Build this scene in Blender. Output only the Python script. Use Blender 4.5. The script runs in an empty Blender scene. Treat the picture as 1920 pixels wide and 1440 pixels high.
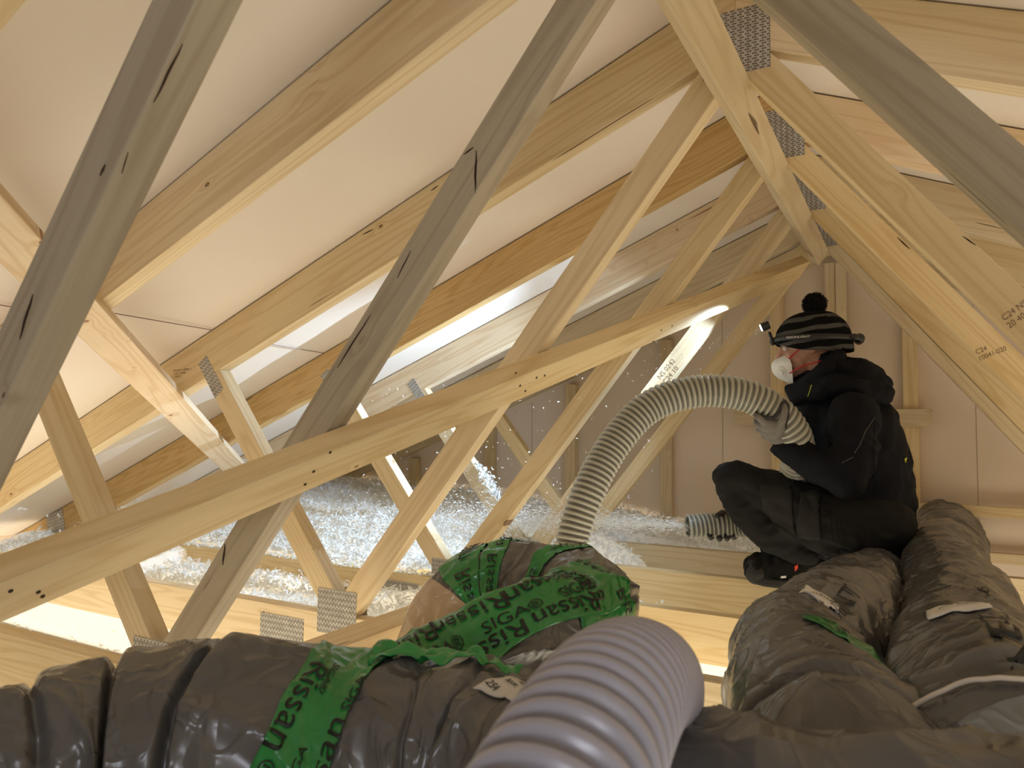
import bpy, bmesh, math, random
import numpy as np
from mathutils import Vector, Matrix, noise
SC = bpy.context.scene
COL = SC.collection
random.seed(7); RNG = np.random.default_rng(11)
PI = math.pi
def R(a): return math.radians(a)

# ------------------------------------------------------------------ camera
F_PX = 1360.55
YAW, PIT, ROL = R(28.861), R(3.441), R(0.681)
_r = Vector((math.cos(YAW), math.sin(YAW), 0)); _f = Vector((-math.sin(YAW), math.cos(YAW), 0)); _z = Vector((0, 0, 1))
CF = _f*math.cos(PIT) + _z*math.sin(PIT); _u2 = -_f*math.sin(PIT) + _z*math.cos(PIT)
CR = _r*math.cos(ROL) + _u2*math.sin(ROL); CU = -_r*math.sin(ROL) + _u2*math.cos(ROL)
cam_d = bpy.data.cameras.new('camera'); cam = bpy.data.objects.new('camera', cam_d); COL.objects.link(cam)
cam.matrix_world = Matrix((( CR.x, CU.x, -CF.x, 0), (CR.y, CU.y, -CF.y, 0), (CR.z, CU.z, -CF.z, 0), (0, 0, 0, 1)))
cam_d.sensor_width = 36; cam_d.lens = F_PX/1920*36; cam_d.clip_start = 0.01
cam_d.dof.use_dof = True; cam_d.dof.focus_distance = 2.5; cam_d.dof.aperture_fstop = 8.0
SC.camera = cam
# ------------------------------------------------------------------ world, light, exposure
SC.view_settings.view_transform = 'Standard'; SC.view_settings.look = 'None'
SC.view_settings.gamma = 1; SC.view_settings.use_curve_mapping = False
SC.view_settings.exposure = -0.6
W = bpy.data.worlds.new('attic_world'); SC.world = W; W.use_nodes = True
W.node_tree.nodes['Background'].inputs[0].default_value = (1.0, .80, .62, 1); W.node_tree.nodes['Background'].inputs[1].default_value = .12
def area_light(name, loc, rot, sx, sy, power, col):
    d = bpy.data.lights.new(name, 'AREA'); d.shape = 'RECTANGLE'; d.size = sx; d.size_y = sy; d.energy = power; d.color = col
    o = bpy.data.objects.new(name, d); COL.objects.link(o); o.location = loc; o.rotation_euler = rot
    return o
# lamps of the rooms below shining up through the plastic sheet of the open bays
area_light('room_light_below', (-.8, 1.90, -1.62), (PI, 0, 0), 7.0, 2.4, 340, (1.0, .875, .69))
# dim cool fill light added behind the camera for the near webs and ducts
area_light('cool_fill_light', (.7, -1.5, .15), (R(88), 0, R(12)), .7, .5, 21, (.88, .90, 1.0))

# ------------------------------------------------------------------ pixel rays -> places
def ray(u, v): return CF + CR*((u-960)/F_PX) + CU*((720-v)/F_PX)
def at(u, v, d): return ray(u, v)*d
def atY(u, v, Y): q = ray(u, v); return q*(Y/q.y)
def atZ(u, v, Z): q = ray(u, v); return q*(Z/q.z)

# ------------------------------------------------------------------ object helpers
def tag(o, label=None, cat=None, group=None, kind=None):
    if label: o['label'] = label
    if cat: o['category'] = cat
    if group: o['group'] = group
    if kind: o['kind'] = kind
    return o
def empty(name, loc, label, cat, group=None):
    o = bpy.data.objects.new(name, None); o.empty_display_size = .05; COL.objects.link(o); o.location = loc
    return tag(o, label, cat, group)
def link(name, me, mat, parent=None, mw=None, smooth=False):
    if mat is not None:
        for m in (mat if isinstance(mat, (list, tuple)) else [mat]): me.materials.append(m)
    if smooth: me.polygons.foreach_set('use_smooth', [True]*len(me.polygons))
    o = bpy.data.objects.new(name, me); COL.objects.link(o)
    if mw is not None: o.matrix_world = mw
    if parent is not None:
        o.parent = parent; o.matrix_parent_inverse = PINV(parent)
    return o
def WM(o):
    m = o.matrix_basis.copy()
    if o.parent: m = WM(o.parent) @ o.matrix_parent_inverse @ m
    return m
def PINV(p): return WM(p).inverted()
def from_np(name, V, Fc, mat, parent=None, smooth=True, mw=None):
    me = bpy.data.meshes.new(name); V = np.asarray(V, dtype=np.float32); Fc = np.asarray(Fc, dtype=np.int32)
    n = Fc.shape[1]
    me.vertices.add(len(V)); me.vertices.foreach_set('co', V.ravel())
    me.loops.add(Fc.size); me.loops.foreach_set('vertex_index', Fc.ravel())
    me.polygons.add(len(Fc)); me.polygons.foreach_set('loop_start', np.arange(0, Fc.size, n, dtype=np.int32))
    me.update(calc_edges=True); me.validate()
    return link(name, me, mat, parent, mw, smooth)
def bm_link(name, bm, mat, parent=None, mw=None, smooth=False):
    me = bpy.data.meshes.new(name); bm.to_mesh(me); bm.free(); return link(name, me, mat, parent, mw, smooth)
def frame(o, x, z):
    x = Vector(x).normalized(); z = Vector(z); z = (z - x*z.dot(x)).normalized(); y = z.cross(x)
    return Matrix(((x.x, y.x, z.x, o[0]), (x.y, y.y, z.y, o[1]), (x.z, y.z, z.z, o[2]), (0, 0, 0, 1)))
def prism(name, pts, depthvec, mat, axis, parent=None, bevel=.0015):
    """solid between polygon pts and the same polygon moved by depthvec; local x runs along axis"""
    pts = [Vector(p) for p in pts]; dv = Vector(depthvec)
    mw = frame(pts[0], axis, dv); inv = mw.inverted()
    bm = bmesh.new()
    a = [bm.verts.new(inv @ p) for p in pts]; b = [bm.verts.new(inv @ (p+dv)) for p in pts]
    n = len(pts); bm.faces.new(a); bm.faces.new(b[::-1])
    for i in range(n): bm.faces.new((a[i], b[i], b[(i+1) % n], a[(i+1) % n]))
    bmesh.ops.recalc_face_normals(bm, faces=bm.faces)
    if bevel: bmesh.ops.bevel(bm, geom=bm.edges[:], offset=bevel, segments=1, affect='EDGES')
    return bm_link(name, bm, mat, parent, mw)
def beam(name, A, B, wdir, w, ddir, d, mat, parent=None):
    """straight board from A to B: corner edge A-B, w along wdir, d along ddir"""
    A, B, wd, dd = Vector(A), Vector(B), Vector(wdir).normalized()*w, Vector(ddir).normalized()*d
    return prism(name, [A, B, B+wd, A+wd], dd, mat, B-A, parent)

# ------------------------------------------------------------------ materials
def newmat(name):
    m = bpy.data.materials.new(name); m.use_nodes = True; nt = m.node_tree
    return m, nt, nt.nodes['Principled BSDF']
def node(nt, t, **kw):
    n = nt.nodes.new(t)
    for k, v in kw.items(): setattr(n, k, v)
    return n
def math_n(nt, op, a, b=None, c=None, clamp=False):
    n = nt.nodes.new('ShaderNodeMath'); n.operation = op; n.use_clamp = clamp
    for i, x in enumerate((a, b, c)):
        if x is None: continue
        if isinstance(x, (int, float)): n.inputs[i].default_value = x
        else: nt.links.new(x, n.inputs[i])
    return n.outputs[0]
def ramp(nt, fac, stops):
    n = nt.nodes.new('ShaderNodeValToRGB'); e = n.color_ramp.elements
    while len(e) < len(stops): e.new(.5)
    for i, (p, c) in enumerate(stops): e[i].position = p; e[i].color = (*c, 1)
    nt.links.new(fac, n.inputs[0]); return n.outputs[0]
def mixc(nt, fac, a, b, mode='MIX'):
    n = nt.nodes.new('ShaderNodeMix'); n.data_type = 'RGBA'; n.blend_type = mode
    if isinstance(fac, (int, float)): n.inputs[0].default_value = fac
    else: nt.links.new(fac, n.inputs[0])
    for i, x in ((6, a), (7, b)):
        if isinstance(x, tuple): n.inputs[i].default_value = (*x, 1)
        else: nt.links.new(x, n.inputs[i])
    return n.outputs[2]
def simple(name, col, rough=.6, metal=0, spec=.5, bump=0, bscale=200, emit=None):
    m, nt, b = newmat(name); b.inputs['Base Color'].default_value = (*col, 1); b.inputs['Roughness'].default_value = rough
    b.inputs['Metallic'].default_value = metal; b.inputs['Specular IOR Level'].default_value = spec
    if bump:
        tc = node(nt, 'ShaderNodeTexCoord'); nz = node(nt, 'ShaderNodeTexNoise'); nz.inputs['Scale'].default_value = bscale
        nt.links.new(tc.outputs['Object'], nz.inputs['Vector'])
        bp = node(nt, 'ShaderNodeBump'); bp.inputs['Strength'].default_value = bump; bp.inputs['Distance'].default_value = .002
        nt.links.new(nz.outputs[0], bp.inputs['Height']); nt.links.new(bp.outputs[0], b.inputs['Normal'])
    if emit: b.inputs['Emission Color'].default_value = (*emit[0], 1); b.inputs['Emission Strength'].default_value = emit[1]
    return m
def wood(name, light, mid, dark, knotden=1.0, ring=1.0, seed=0.):
    m, nt, b = newmat(name); L = nt.links.new
    tc = node(nt, 'ShaderNodeTexCoord'); oi = node(nt, 'ShaderNodeObjectInfo')
    off = node(nt, 'ShaderNodeCombineXYZ'); rr = math_n(nt, 'MULTIPLY', oi.outputs['Random'], 37.0)
    rs = math_n(nt, 'ADD', rr, seed); L(rs, off.inputs[0]); L(math_n(nt, 'MULTIPLY', rs, 1.7), off.inputs[1])
    v0 = node(nt, 'ShaderNodeVectorMath', operation='ADD'); L(tc.outputs['Object'], v0.inputs[0]); L(off.outputs[0], v0.inputs[1])
    # knots
    mk = node(nt, 'ShaderNodeMapping'); mk.inputs['Scale'].default_value = (5.2*knotden, 9, .5); L(v0.outputs[0], mk.inputs['Vector'])
    vo = node(nt, 'ShaderNodeTexVoronoi'); vo.inputs['Randomness'].default_value = 1.0; vo.inputs['Scale'].default_value = 1.0; L(mk.outputs[0], vo.inputs['Vector'])
    kr = node(nt, 'ShaderNodeSeparateColor'); L(vo.outputs['Color'], kr.inputs[0])
    kd = math_n(nt, 'DIVIDE', vo.outputs['Distance'], math_n(nt, 'MULTIPLY_ADD', math_n(nt, 'POWER', kr.outputs[0], 3.5), .75, .17))
    # grain: stretched ring field
    mg = node(nt, 'ShaderNodeMapping'); mg.inputs['Scale'].default_value = (.55, 9, 9); L(v0.outputs[0], mg.inputs['Vector'])
    n1 = node(nt, 'ShaderNodeTexNoise'); n1.inputs['Scale'].default_value = 1.0; n1.inputs['Detail'].default_value = 2.0; L(mg.outputs[0], n1.inputs['Vector'])
    kf = math_n(nt, 'POWER', 2.718, math_n(nt, 'MULTIPLY', kd, -7.0))
    ph = math_n(nt, 'ADD', math_n(nt, 'MULTIPLY', n1.outputs[0], 75.0*ring), math_n(nt, 'MULTIPLY', kf, 16.0))
    sn = math_n(nt, 'MULTIPLY_ADD', math_n(nt, 'SINE', ph), .5, .5)
    sp = math_n(nt, 'POWER', sn, 2.6)
    mf = node(nt, 'ShaderNodeMapping'); mf.inputs['Scale'].default_value = (6, 260, 260); L(v0.outputs[0], mf.inputs['Vector'])
    n2 = node(nt, 'ShaderNodeTexNoise'); n2.inputs['Scale'].default_value = 1.0; n2.inputs['Detail'].default_value = 3.0; L(mf.outputs[0], n2.inputs['Vector'])
    n3 = node(nt, 'ShaderNodeTexNoise'); n3.inputs['Scale'].default_value = 1.6; n3.inputs['Detail'].default_value = 2.0; L(v0.outputs[0], n3.inputs['Vector'])
    c = mixc(nt, math_n(nt, 'MULTIPLY', sp, .66), light, mid)
    c = mixc(nt, math_n(nt, 'MULTIPLY', math_n(nt, 'SUBTRACT', n2.outputs[0], .42, clamp=True), 1.3, clamp=True), c, mid)
    c = mixc(nt, math_n(nt, 'MULTIPLY', math_n(nt, 'SUBTRACT', n3.outputs[0], .45, clamp=True), 1.2, clamp=True), c, mid)
    halo = ramp(nt, kd, [(0.0, (1, 1, 1)), (.10, (.6, .6, .6)), (.26, (0, 0, 0))])
    c = mixc(nt, math_n(nt, 'MULTIPLY', halo, .45), c, (mid[0]*.8, mid[1]*.62, mid[2]*.45))
    core = ramp(nt, kd, [(0.0, (.55, .55, .55)), (.055, (.75, .75, .75)), (.075, (1, 1, 1)), (.095, (0, 0, 0))])
    c = mixc(nt, core, c, dark)
    mcx = node(nt, 'ShaderNodeMapping'); mcx.inputs['Scale'].default_value = (2.6, 52, 52); L(v0.outputs[0], mcx.inputs['Vector'])
    n4 = node(nt, 'ShaderNodeTexNoise'); n4.inputs['Scale'].default_value = 1.0; n4.inputs['Detail'].default_value = 1.0; L(mcx.outputs[0], n4.inputs['Vector'])
    c = mixc(nt, ramp(nt, n4.outputs[0], [(.765, (0, 0, 0)), (.785, (.85, .85, .85))]), c, dark)
    hs = node(nt, 'ShaderNodeHueSaturation'); L(c, hs.inputs['Color'])
    L(math_n(nt, 'MULTIPLY_ADD', oi.outputs['Random'], .22, .88), hs.inputs['Value'])
    L(math_n(nt, 'MULTIPLY_ADD', math_n(nt, 'FRACT', math_n(nt, 'MULTIPLY', oi.outputs['Random'], 7.31)), .25, .86), hs.inputs['Saturation'])
    L(hs.outputs[0], b.inputs['Base Color']); b.inputs['Roughness'].default_value = .62; b.inputs['Specular IOR Level'].default_value = .3
    bp = node(nt, 'ShaderNodeBump'); bp.inputs['Strength'].default_value = .25; bp.inputs['Distance'].default_value = .001
    L(math_n(nt, 'SUBTRACT', n2.outputs[0], math_n(nt, 'MULTIPLY', sp, .5)), bp.inputs['Height']); L(bp.outputs[0], b.inputs['Normal'])
    return m
M = {}
M['pine'] = wood('planed_pine', (.76, .62, .385), (.62, .455, .235), (.10, .045, .018))
M['pine_yellow'] = wood('yellow_pine', (.68, .48, .24), (.52, .33, .13), (.10, .045, .018), ring=1.6, seed=5)
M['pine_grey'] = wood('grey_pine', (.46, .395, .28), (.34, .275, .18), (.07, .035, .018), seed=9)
M['pine_pale'] = wood('pale_pine', (.83, .69, .50), (.68, .49, .30), (.22, .10, .05), knotden=2.0, seed=3)
def fabric_mat():
    m, nt, b = newmat('roof_underlay'); L = nt.links.new
    tc = node(nt, 'ShaderNodeTexCoord'); n = node(nt, 'ShaderNodeTexNoise'); n.inputs['Scale'].default_value = 1.1; n.inputs['Detail'].default_value = 3
    L(tc.outputs['Object'], n.inputs['Vector'])
    L(ramp(nt, n.outputs[0], [(.3, (.78, .68, .60)), (.5, (.81, .745, .665)), (.72, (.80, .71, .635))]), b.inputs['Base Color'])
    b.inputs['Roughness'].default_value = .7
    n2 = node(nt, 'ShaderNodeTexNoise'); n2.inputs['Scale'].default_value = 5; n2.inputs['Detail'].default_value = 6; L(tc.outputs['Object'], n2.inputs['Vector'])
    bp = node(nt, 'ShaderNodeBump'); bp.inputs['Strength'].default_value = .35; bp.inputs['Distance'].default_value = .01; L(n2.outputs[0], bp.inputs['Height']); L(bp.outputs[0], b.inputs['Normal'])
    return m
M['underlay'] = fabric_mat()
M['panel'] = simple('gable_board', (.80, .68, .55), .85, bump=.15, bscale=60)
M['stampless'] = simple('panel_gap', (.42, .33, .25), .8)
M['seam'] = simple('seam_tape_edge', (.22, .15, .13), .7)
def plate_mat():
    m, nt, b = newmat('punched_galvanised_steel'); L = nt.links.new
    tc = node(nt, 'ShaderNodeTexCoord'); sep = node(nt, 'ShaderNodeSeparateXYZ'); L(tc.outputs['Object'], sep.inputs[0])
    px, py = .0125, .0165
    gy = math_n(nt, 'DIVIDE', sep.outputs[1], px/2); ci = math_n(nt, 'FLOOR', gy)
    par = math_n(nt, 'ABSOLUTE', math_n(nt, 'MODULO', ci, 2.0))
    gx = math_n(nt, 'ADD', math_n(nt, 'DIVIDE', sep.outputs[0], py), math_n(nt, 'MULTIPLY', par, .28))
    fx = math_n(nt, 'ABSOLUTE', math_n(nt, 'SUBTRACT', math_n(nt, 'SUBTRACT', gx, math_n(nt, 'FLOOR', gx)), .5))
    fy = math_n(nt, 'ABSOLUTE', math_n(nt, 'SUBTRACT', math_n(nt, 'SUBTRACT', gy, ci), .5))
    hole = math_n(nt, 'MULTIPLY', math_n(nt, 'LESS_THAN', fx, .30), math_n(nt, 'LESS_THAN', fy, .27))
    tooth = math_n(nt, 'MULTIPLY', math_n(nt, 'LESS_THAN', fx, .16), math_n(nt, 'LESS_THAN', fy, .12))
    n = node(nt, 'ShaderNodeTexNoise'); n.inputs['Scale'].default_value = 40; L(tc.outputs['Object'], n.inputs['Vector'])
    base = ramp(nt, n.outputs[0], [(.3, (.40, .39, .36)), (.7, (.56, .55, .51))])
    c = mixc(nt, hole, base, (.07, .045, .025)); c = mixc(nt, tooth, c, (.30, .24, .17))
    L(c, b.inputs['Base Color'])
    L(math_n(nt, 'MULTIPLY', math_n(nt, 'SUBTRACT', 1.0, hole), .35), b.inputs['Metallic']); b.inputs['Roughness'].default_value = .5
    bp = node(nt, 'ShaderNodeBump'); bp.inputs['Strength'].default_value = .8; bp.inputs['Distance'].default_value = .0015; bp.invert = True
    L(hole, bp.inputs['Height']); L(bp.outputs[0], b.inputs['Normal'])
    return m
M['plate'] = plate_mat()
def foil_mat(name, c1, c2, rough=.33, crumple=1.0):
    m, nt, b = newmat(name); L = nt.links.new
    tc = node(nt, 'ShaderNodeTexCoord'); n = node(nt, 'ShaderNodeTexNoise'); n.inputs['Scale'].default_value = 5; n.inputs['Detail'].default_value = 4
    L(tc.outputs['Object'], n.inputs['Vector'])
    L(ramp(nt, n.outputs[0], [(.35, c1), (.65, c2)]), b.inputs['Base Color'])
    b.inputs['Roughness'].default_value = rough; b.inputs['Specular IOR Level'].default_value = .6
    h = None
    for sc, dist, w in ((5, .8, 1.0), (13, 1.0, .45)):
        n2 = node(nt, 'ShaderNodeTexNoise'); n2.inputs['Scale'].default_value = sc; n2.inputs['Detail'].default_value = 1.5; n2.inputs['Distortion'].default_value = dist
        L(tc.outputs['Object'], n2.inputs['Vector'])
        rg = math_n(nt, 'MULTIPLY', math_n(nt, 'SUBTRACT', 1.0, math_n(nt, 'MULTIPLY', math_n(nt, 'ABSOLUTE', math_n(nt, 'SUBTRACT', n2.outputs[0], .5)), 13.0), clamp=True), w)
        h = rg if h is None else math_n(nt, 'ADD', h, rg)
    bp = node(nt, 'ShaderNodeBump'); bp.inputs['Strength'].default_value = .55*crumple; bp.inputs['Distance'].default_value = .006
    L(h, bp.inputs['Height']); L(bp.outputs[0], b.inputs['Normal'])
    return m
M['foil'] = foil_mat('grey_duct_plastic', (.082, .079, .076), (.108, .104, .099), .27)
M['foil_clear'] = foil_mat('clear_wrapped_beige_duct', (.44, .33, .22), (.50, .38, .26), .18)
M['tape'] = foil_mat('green_tape', (.012, .17, .035), (.025, .25, .055), .22, .6)
M['ink'] = simple('black_ink', (.008, .010, .008), .5)
M['stamp'] = simple('faded_ink_on_wood', (.22, .14, .085), .8)
M['label'] = simple('white_paper_label', (.62, .60, .56), .6)
M['cord'] = simple('white_cord', (.60, .55, .47), .5)
def hose_mat(name, rib, groove, rough=.3):
    m, nt, b = newmat(name); L = nt.links.new
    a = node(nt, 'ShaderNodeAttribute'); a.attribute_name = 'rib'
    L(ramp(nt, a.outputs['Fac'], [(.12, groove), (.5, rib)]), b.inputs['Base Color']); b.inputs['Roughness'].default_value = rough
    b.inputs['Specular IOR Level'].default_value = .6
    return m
M['hose'] = hose_mat('ribbed_grey_hose', (.43, .425, .35), (.15, .145, .115), .28)
M['hose_near'] = hose_mat('ribbed_lilac_grey_hose', (.36, .355, .41), (.22, .215, .25), .3)
def wool_mat():
    m, nt, b = newmat('blown_glass_wool'); L = nt.links.new
    b.inputs['Base Color'].default_value = (.93, .93, .91, 1); b.inputs['Roughness'].default_value = .9; b.inputs['Specular IOR Level'].default_value = .1
    tr = node(nt, 'ShaderNodeBsdfTranslucent'); tr.inputs[0].default_value = (.85, .85, .82, 1)
    mx = node(nt, 'ShaderNodeMixShader'); mx.inputs[0].default_value = .35; out = nt.nodes['Material Output']
    L(b.outputs[0], mx.inputs[1]); L(tr.outputs[0], mx.inputs[2]); L(mx.outputs[0], out.inputs['Surface'])
    return m
M['wool'] = wool_mat()
def sheet_mat():
    m, nt, b = newmat('clear_vapour_barrier'); L = nt.links.new
    tr = node(nt, 'ShaderNodeBsdfTranslucent'); tr.inputs[0].default_value = (.80, .80, .76, 1)
    tp = node(nt, 'ShaderNodeBsdfTransparent'); tp.inputs[0].default_value = (.95, .95, .93, 1)
    mx = node(nt, 'ShaderNodeMixShader'); mx.inputs[0].default_value = .45
    df = node(nt, 'ShaderNodeBsdfDiffuse'); df.inputs[0].default_value = (.7, .7, .66, 1)
    mx2 = node(nt, 'ShaderNodeMixShader'); mx2.inputs[0].default_value = .15
    L(tr.outputs[0], mx.inputs[1]); L(tp.outputs[0], mx.inputs[2]); L(mx.outputs[0], mx2.inputs[1]); L(df.outputs[0], mx2.inputs[2])
    L(mx2.outputs[0], nt.nodes['Material Output'].inputs['Surface'])
    return m
M['sheet'] = sheet_mat()

# ================================================================== setting
XR = -.344                                   # ridge
SL = .4122
def zt(x): return 1.055 - SL*abs(x-XR)       # top of the rafters = underlay
def zb(x): return .900 - SL*abs(x-XR)
def YT(k): return 1.6867 + .6*(k-1)
ZC1, ZC0 = -.567, -.719                      # bottom chord top and bottom
TH = .048
YF, YB = -3.7, 4.16
def slope_sheet():
    V, Fc = [], []
    ny, nx = 100, 70
    for side in (-1, 1):
        base = len(V)
        for i in range(ny+1):
            y = YF + (YB-YF)*i/ny
            bay = math.sin(PI*((y-YT(0)-.024)/.6 % 1.0))
            for j in range(nx+1):
                d = 4.45*j/nx
                x = XR + side*d
                w = .010*noise.noise(Vector((x*1.3, y*2.2, 3.1))) + .004*noise.noise(Vector((x*5, y*3, 1)))
                V.append((x, y, zt(x) + .003 + bay*(.010+max(w, -.008))))
        for i in range(ny):
            for j in range(nx):
                a = base+i*(nx+1)+j; f = (a, a+1, a+nx+2, a+nx+1)
                Fc.append(f)
    o = from_np('ceiling', V, Fc, M['underlay']); tag(o, 'cream roofing underlay sheets above the rafters', kind='structure')
    return o
ceiling = slope_sheet()
# seam where two lengths of underlay overlap, between the first two trusses in view
def seam(x0, y0, x1, y1):
    p = [Vector((x0, y0, zt(x0)+.004)), Vector((x1, y1, zt(x1)+.004))]
    return p
a0, a1 = atY(305, 497, 1.2), atY(510, 543, 1.6)
for (ya, yb, d0) in ((1.14, 1.685, 1.75), (1.74, 2.285, 1.80), (.54, 1.085, 1.78)):
    xa, xb = XR-d0, XR-d0-.02
    beam('underlay_seam', (xa, ya, zt(xa)-.001), (xb, yb, zt(xb)-.001), (1, 0, SL), .0022, (0, 0, -1), .0012, M['seam'], ceiling)
# floor: the plastic sheet under the chords
o = from_np('floor', [(-4.5, YF, ZC0-.003), (4, YF, ZC0-.003), (4, YB, ZC0-.003), (-4.5, YB, ZC0-.003)], [(0, 1, 2, 3)], M['sheet'], smooth=False)
tag(o, 'clear plastic vapour barrier under the bottom chords', kind='structure')
# battens of the ceiling below
for i, y in enumerate((-.6, .2, 1.42, 2.06)):
    beam('ceiling_batten', (-4.4, y, ZC0-.008), (3.4, y+(.10 if i % 2 else -.06), ZC0-.008), (0, 1, 0), .048, (0, 0, -1), .023, M['pine'], o)
# gable wall
GY = 4.087
zg = lambda x: zt(x)+.02
wb = from_np('wall_back', [(-4.5, GY+.05, -.9), (4, GY+.05, -.9), (4, GY+.05, zg(4)), (XR, GY+.05, zg(XR)), (-4.5, GY+.05, zg(-4.5))], [(0, 1, 2, 3, 4)], M['panel'], smooth=False)
tag(wb, 'beige gable board wall behind the studs', kind='structure')
def stud(x, w=.048, z1=None, z0=-.72, y0=GY, d=.048, name='stud', mat='pine'):
    z1 = zb(x-w/2 if x < XR else x+w/2)-.0 if z1 is None else z1
    return beam(name, (x-w/2, y0, z0), (x-w/2, y0, z1), (1, 0, 0), w, (0, 1, 0), d, M[mat], wb)
for x in (-3.63, -3.03, -2.42, -1.84, -1.24, -.63): stud(x, .066)
stud(-.362, .050); stud(-.310, .050, y0=GY-.01); stud(-.003, .066); stud(.57, .066); stud(1.17, .066)
stud(.215, .05, z1=-.39, y0=GY-.002)
for (x0, x1, z0, z1, yy) in ((-.85, .085, .028, .115, GY-.024),):
    beam('rail', (x0, yy, z0), (x1, yy, z0), (0, 0, 1), z1-z0, (0, 1, 0), .024, M['pine'], wb)
for (z0, z1) in ((-.39, -.34), (-.60, -.552)):
    beam('rail', (-.03, GY-.03, z0), (1.8, GY-.03, z0), (0, 0, 1), z1-z0, (0, 1, 0), .03, M['pine'], wb)
for s in (-1, 1):                              # boards along the gable slope
    xe = XR+s*4.2
    prism('gable_rafter', [(XR, GY-.004, zt(XR)), (xe, GY-.004, zt(xe)), (xe, GY-.004, zb(xe)+.03), (XR, GY-.004, zb(XR)+.03)], (0, .05, 0), M['pine'], (s, 0, -SL), wb)
# panel joints on the gable board
for x in (-2.13, -.93, .27):
    beam('panel_joint', (x, GY+.0485, -.7), (x, GY+.0485, zb(x)), (1, 0, 0), .002, (0, 1, 0), .001, M['stampless'], wb)
def wall_quad(name, pts, lab):
    o = from_np(name, pts, [(0, 1, 2, 3)], M['panel'], smooth=False); tag(o, lab, kind='structure')
wall_quad('wall_left', [(-4.47, YF, -.9), (-4.47, YB, -.9), (-4.47, YB, zt(-4.47)+.02), (-4.47, YF, zt(-4.47)+.02)], 'low eaves edge on the left')
wall_quad('wall_right', [(3.8, YF, -.9), (3.8, YB, -.9), (3.8, YB, zt(3.8)+.02), (3.8, YF, zt(3.8)+.02)], 'low eaves edge on the right')
o = from_np('wall_front', [(-4.5, YF, -.9), (4, YF, -.9), (4, YF, zg(4)), (XR, YF, zg(XR)), (-4.5, YF, zg(-4.5))], [(0, 1, 2, 3, 4)], M['panel'], smooth=False)
tag(o, 'gable wall behind the camera', kind='structure')

# ================================================================== trusses
def mx(p, s): return (XR + s*(XR-p[0])*-1 if s > 0 else p[0], p[1])
def mir(pts, s):      # s=-1: left as measured; s=1: mirrored to the right slope
    return [(x, z) if s < 0 else (2*XR-x, z) for x, z in pts]
def P3(pts, y): return [(x, y, z) for x, z in pts]
def nail_plate(cx, cz, w, h, ang, y, parent, holes_along=0, label=None):
    """thin punched plate on the face y; local x along 'rows'"""
    d = Vector((math.cos(ang), 0, math.sin(ang))); e = Vector((-math.sin(ang), 0, math.cos(ang)))
    c = Vector((cx, y-.0012, cz))
    pts = [c-d*w/2-e*h/2, c+d*w/2-e*h/2, c+d*w/2+e*h/2, c-d*w/2+e*h/2]
    ax = e if holes_along else d
    o = prism('nail_plate', pts, (0, .0014, 0), M['plate'], ax, parent, bevel=0)
    return o
KL = 1.265
Lmain = lambda z: -.693 + (z-.518)/KL         # upper-left edge of the left main web
Rmain = lambda z: Lmain(z) + .093
Lsh = lambda z: -2.094 - (z-.092)/1.25
Rsh = lambda z: Lsh(z) + .0935
def meet_zb(fx):      # where an edge x=f(z) meets the rafter underside
    z = .5
    for _ in range(60): z = z*.5 + .5*zb(fx(z))
    return fx(z), z
def xz_meet(fx):
    lo, hi = -.5, 1.0
    for _ in range(50):
        m = (lo+hi)/2
        if m < zb(fx(m)): lo = m
        else: hi = m
    return fx(lo), lo
def zz_ridge(fx):
    lo, hi = 0, 1.5
    for _ in range(50):
        m = (lo+hi)/2
        if fx(m) < XR: lo = m
        else: hi = m
    return lo
TRL = {
 -1: 'nearest roof truss, only its grey-brown left web crosses the top left corner',
 0: 'second nearest roof truss, its wide rafter crossing the upper left, big web at top right',
 1: 'roof truss with the largest visible ridge nail plate, third from the camera',
 2: 'yellowish roof truss whose ridge plate is the second largest in view',
 3: 'roof truss with pale grained left rafter and web lit white by the headlamp',
 4: 'farthest roof truss, just before the gable studs',
}
ROOTS = {}; RAF = {}; WEB = {}; SWEB = {}
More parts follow.
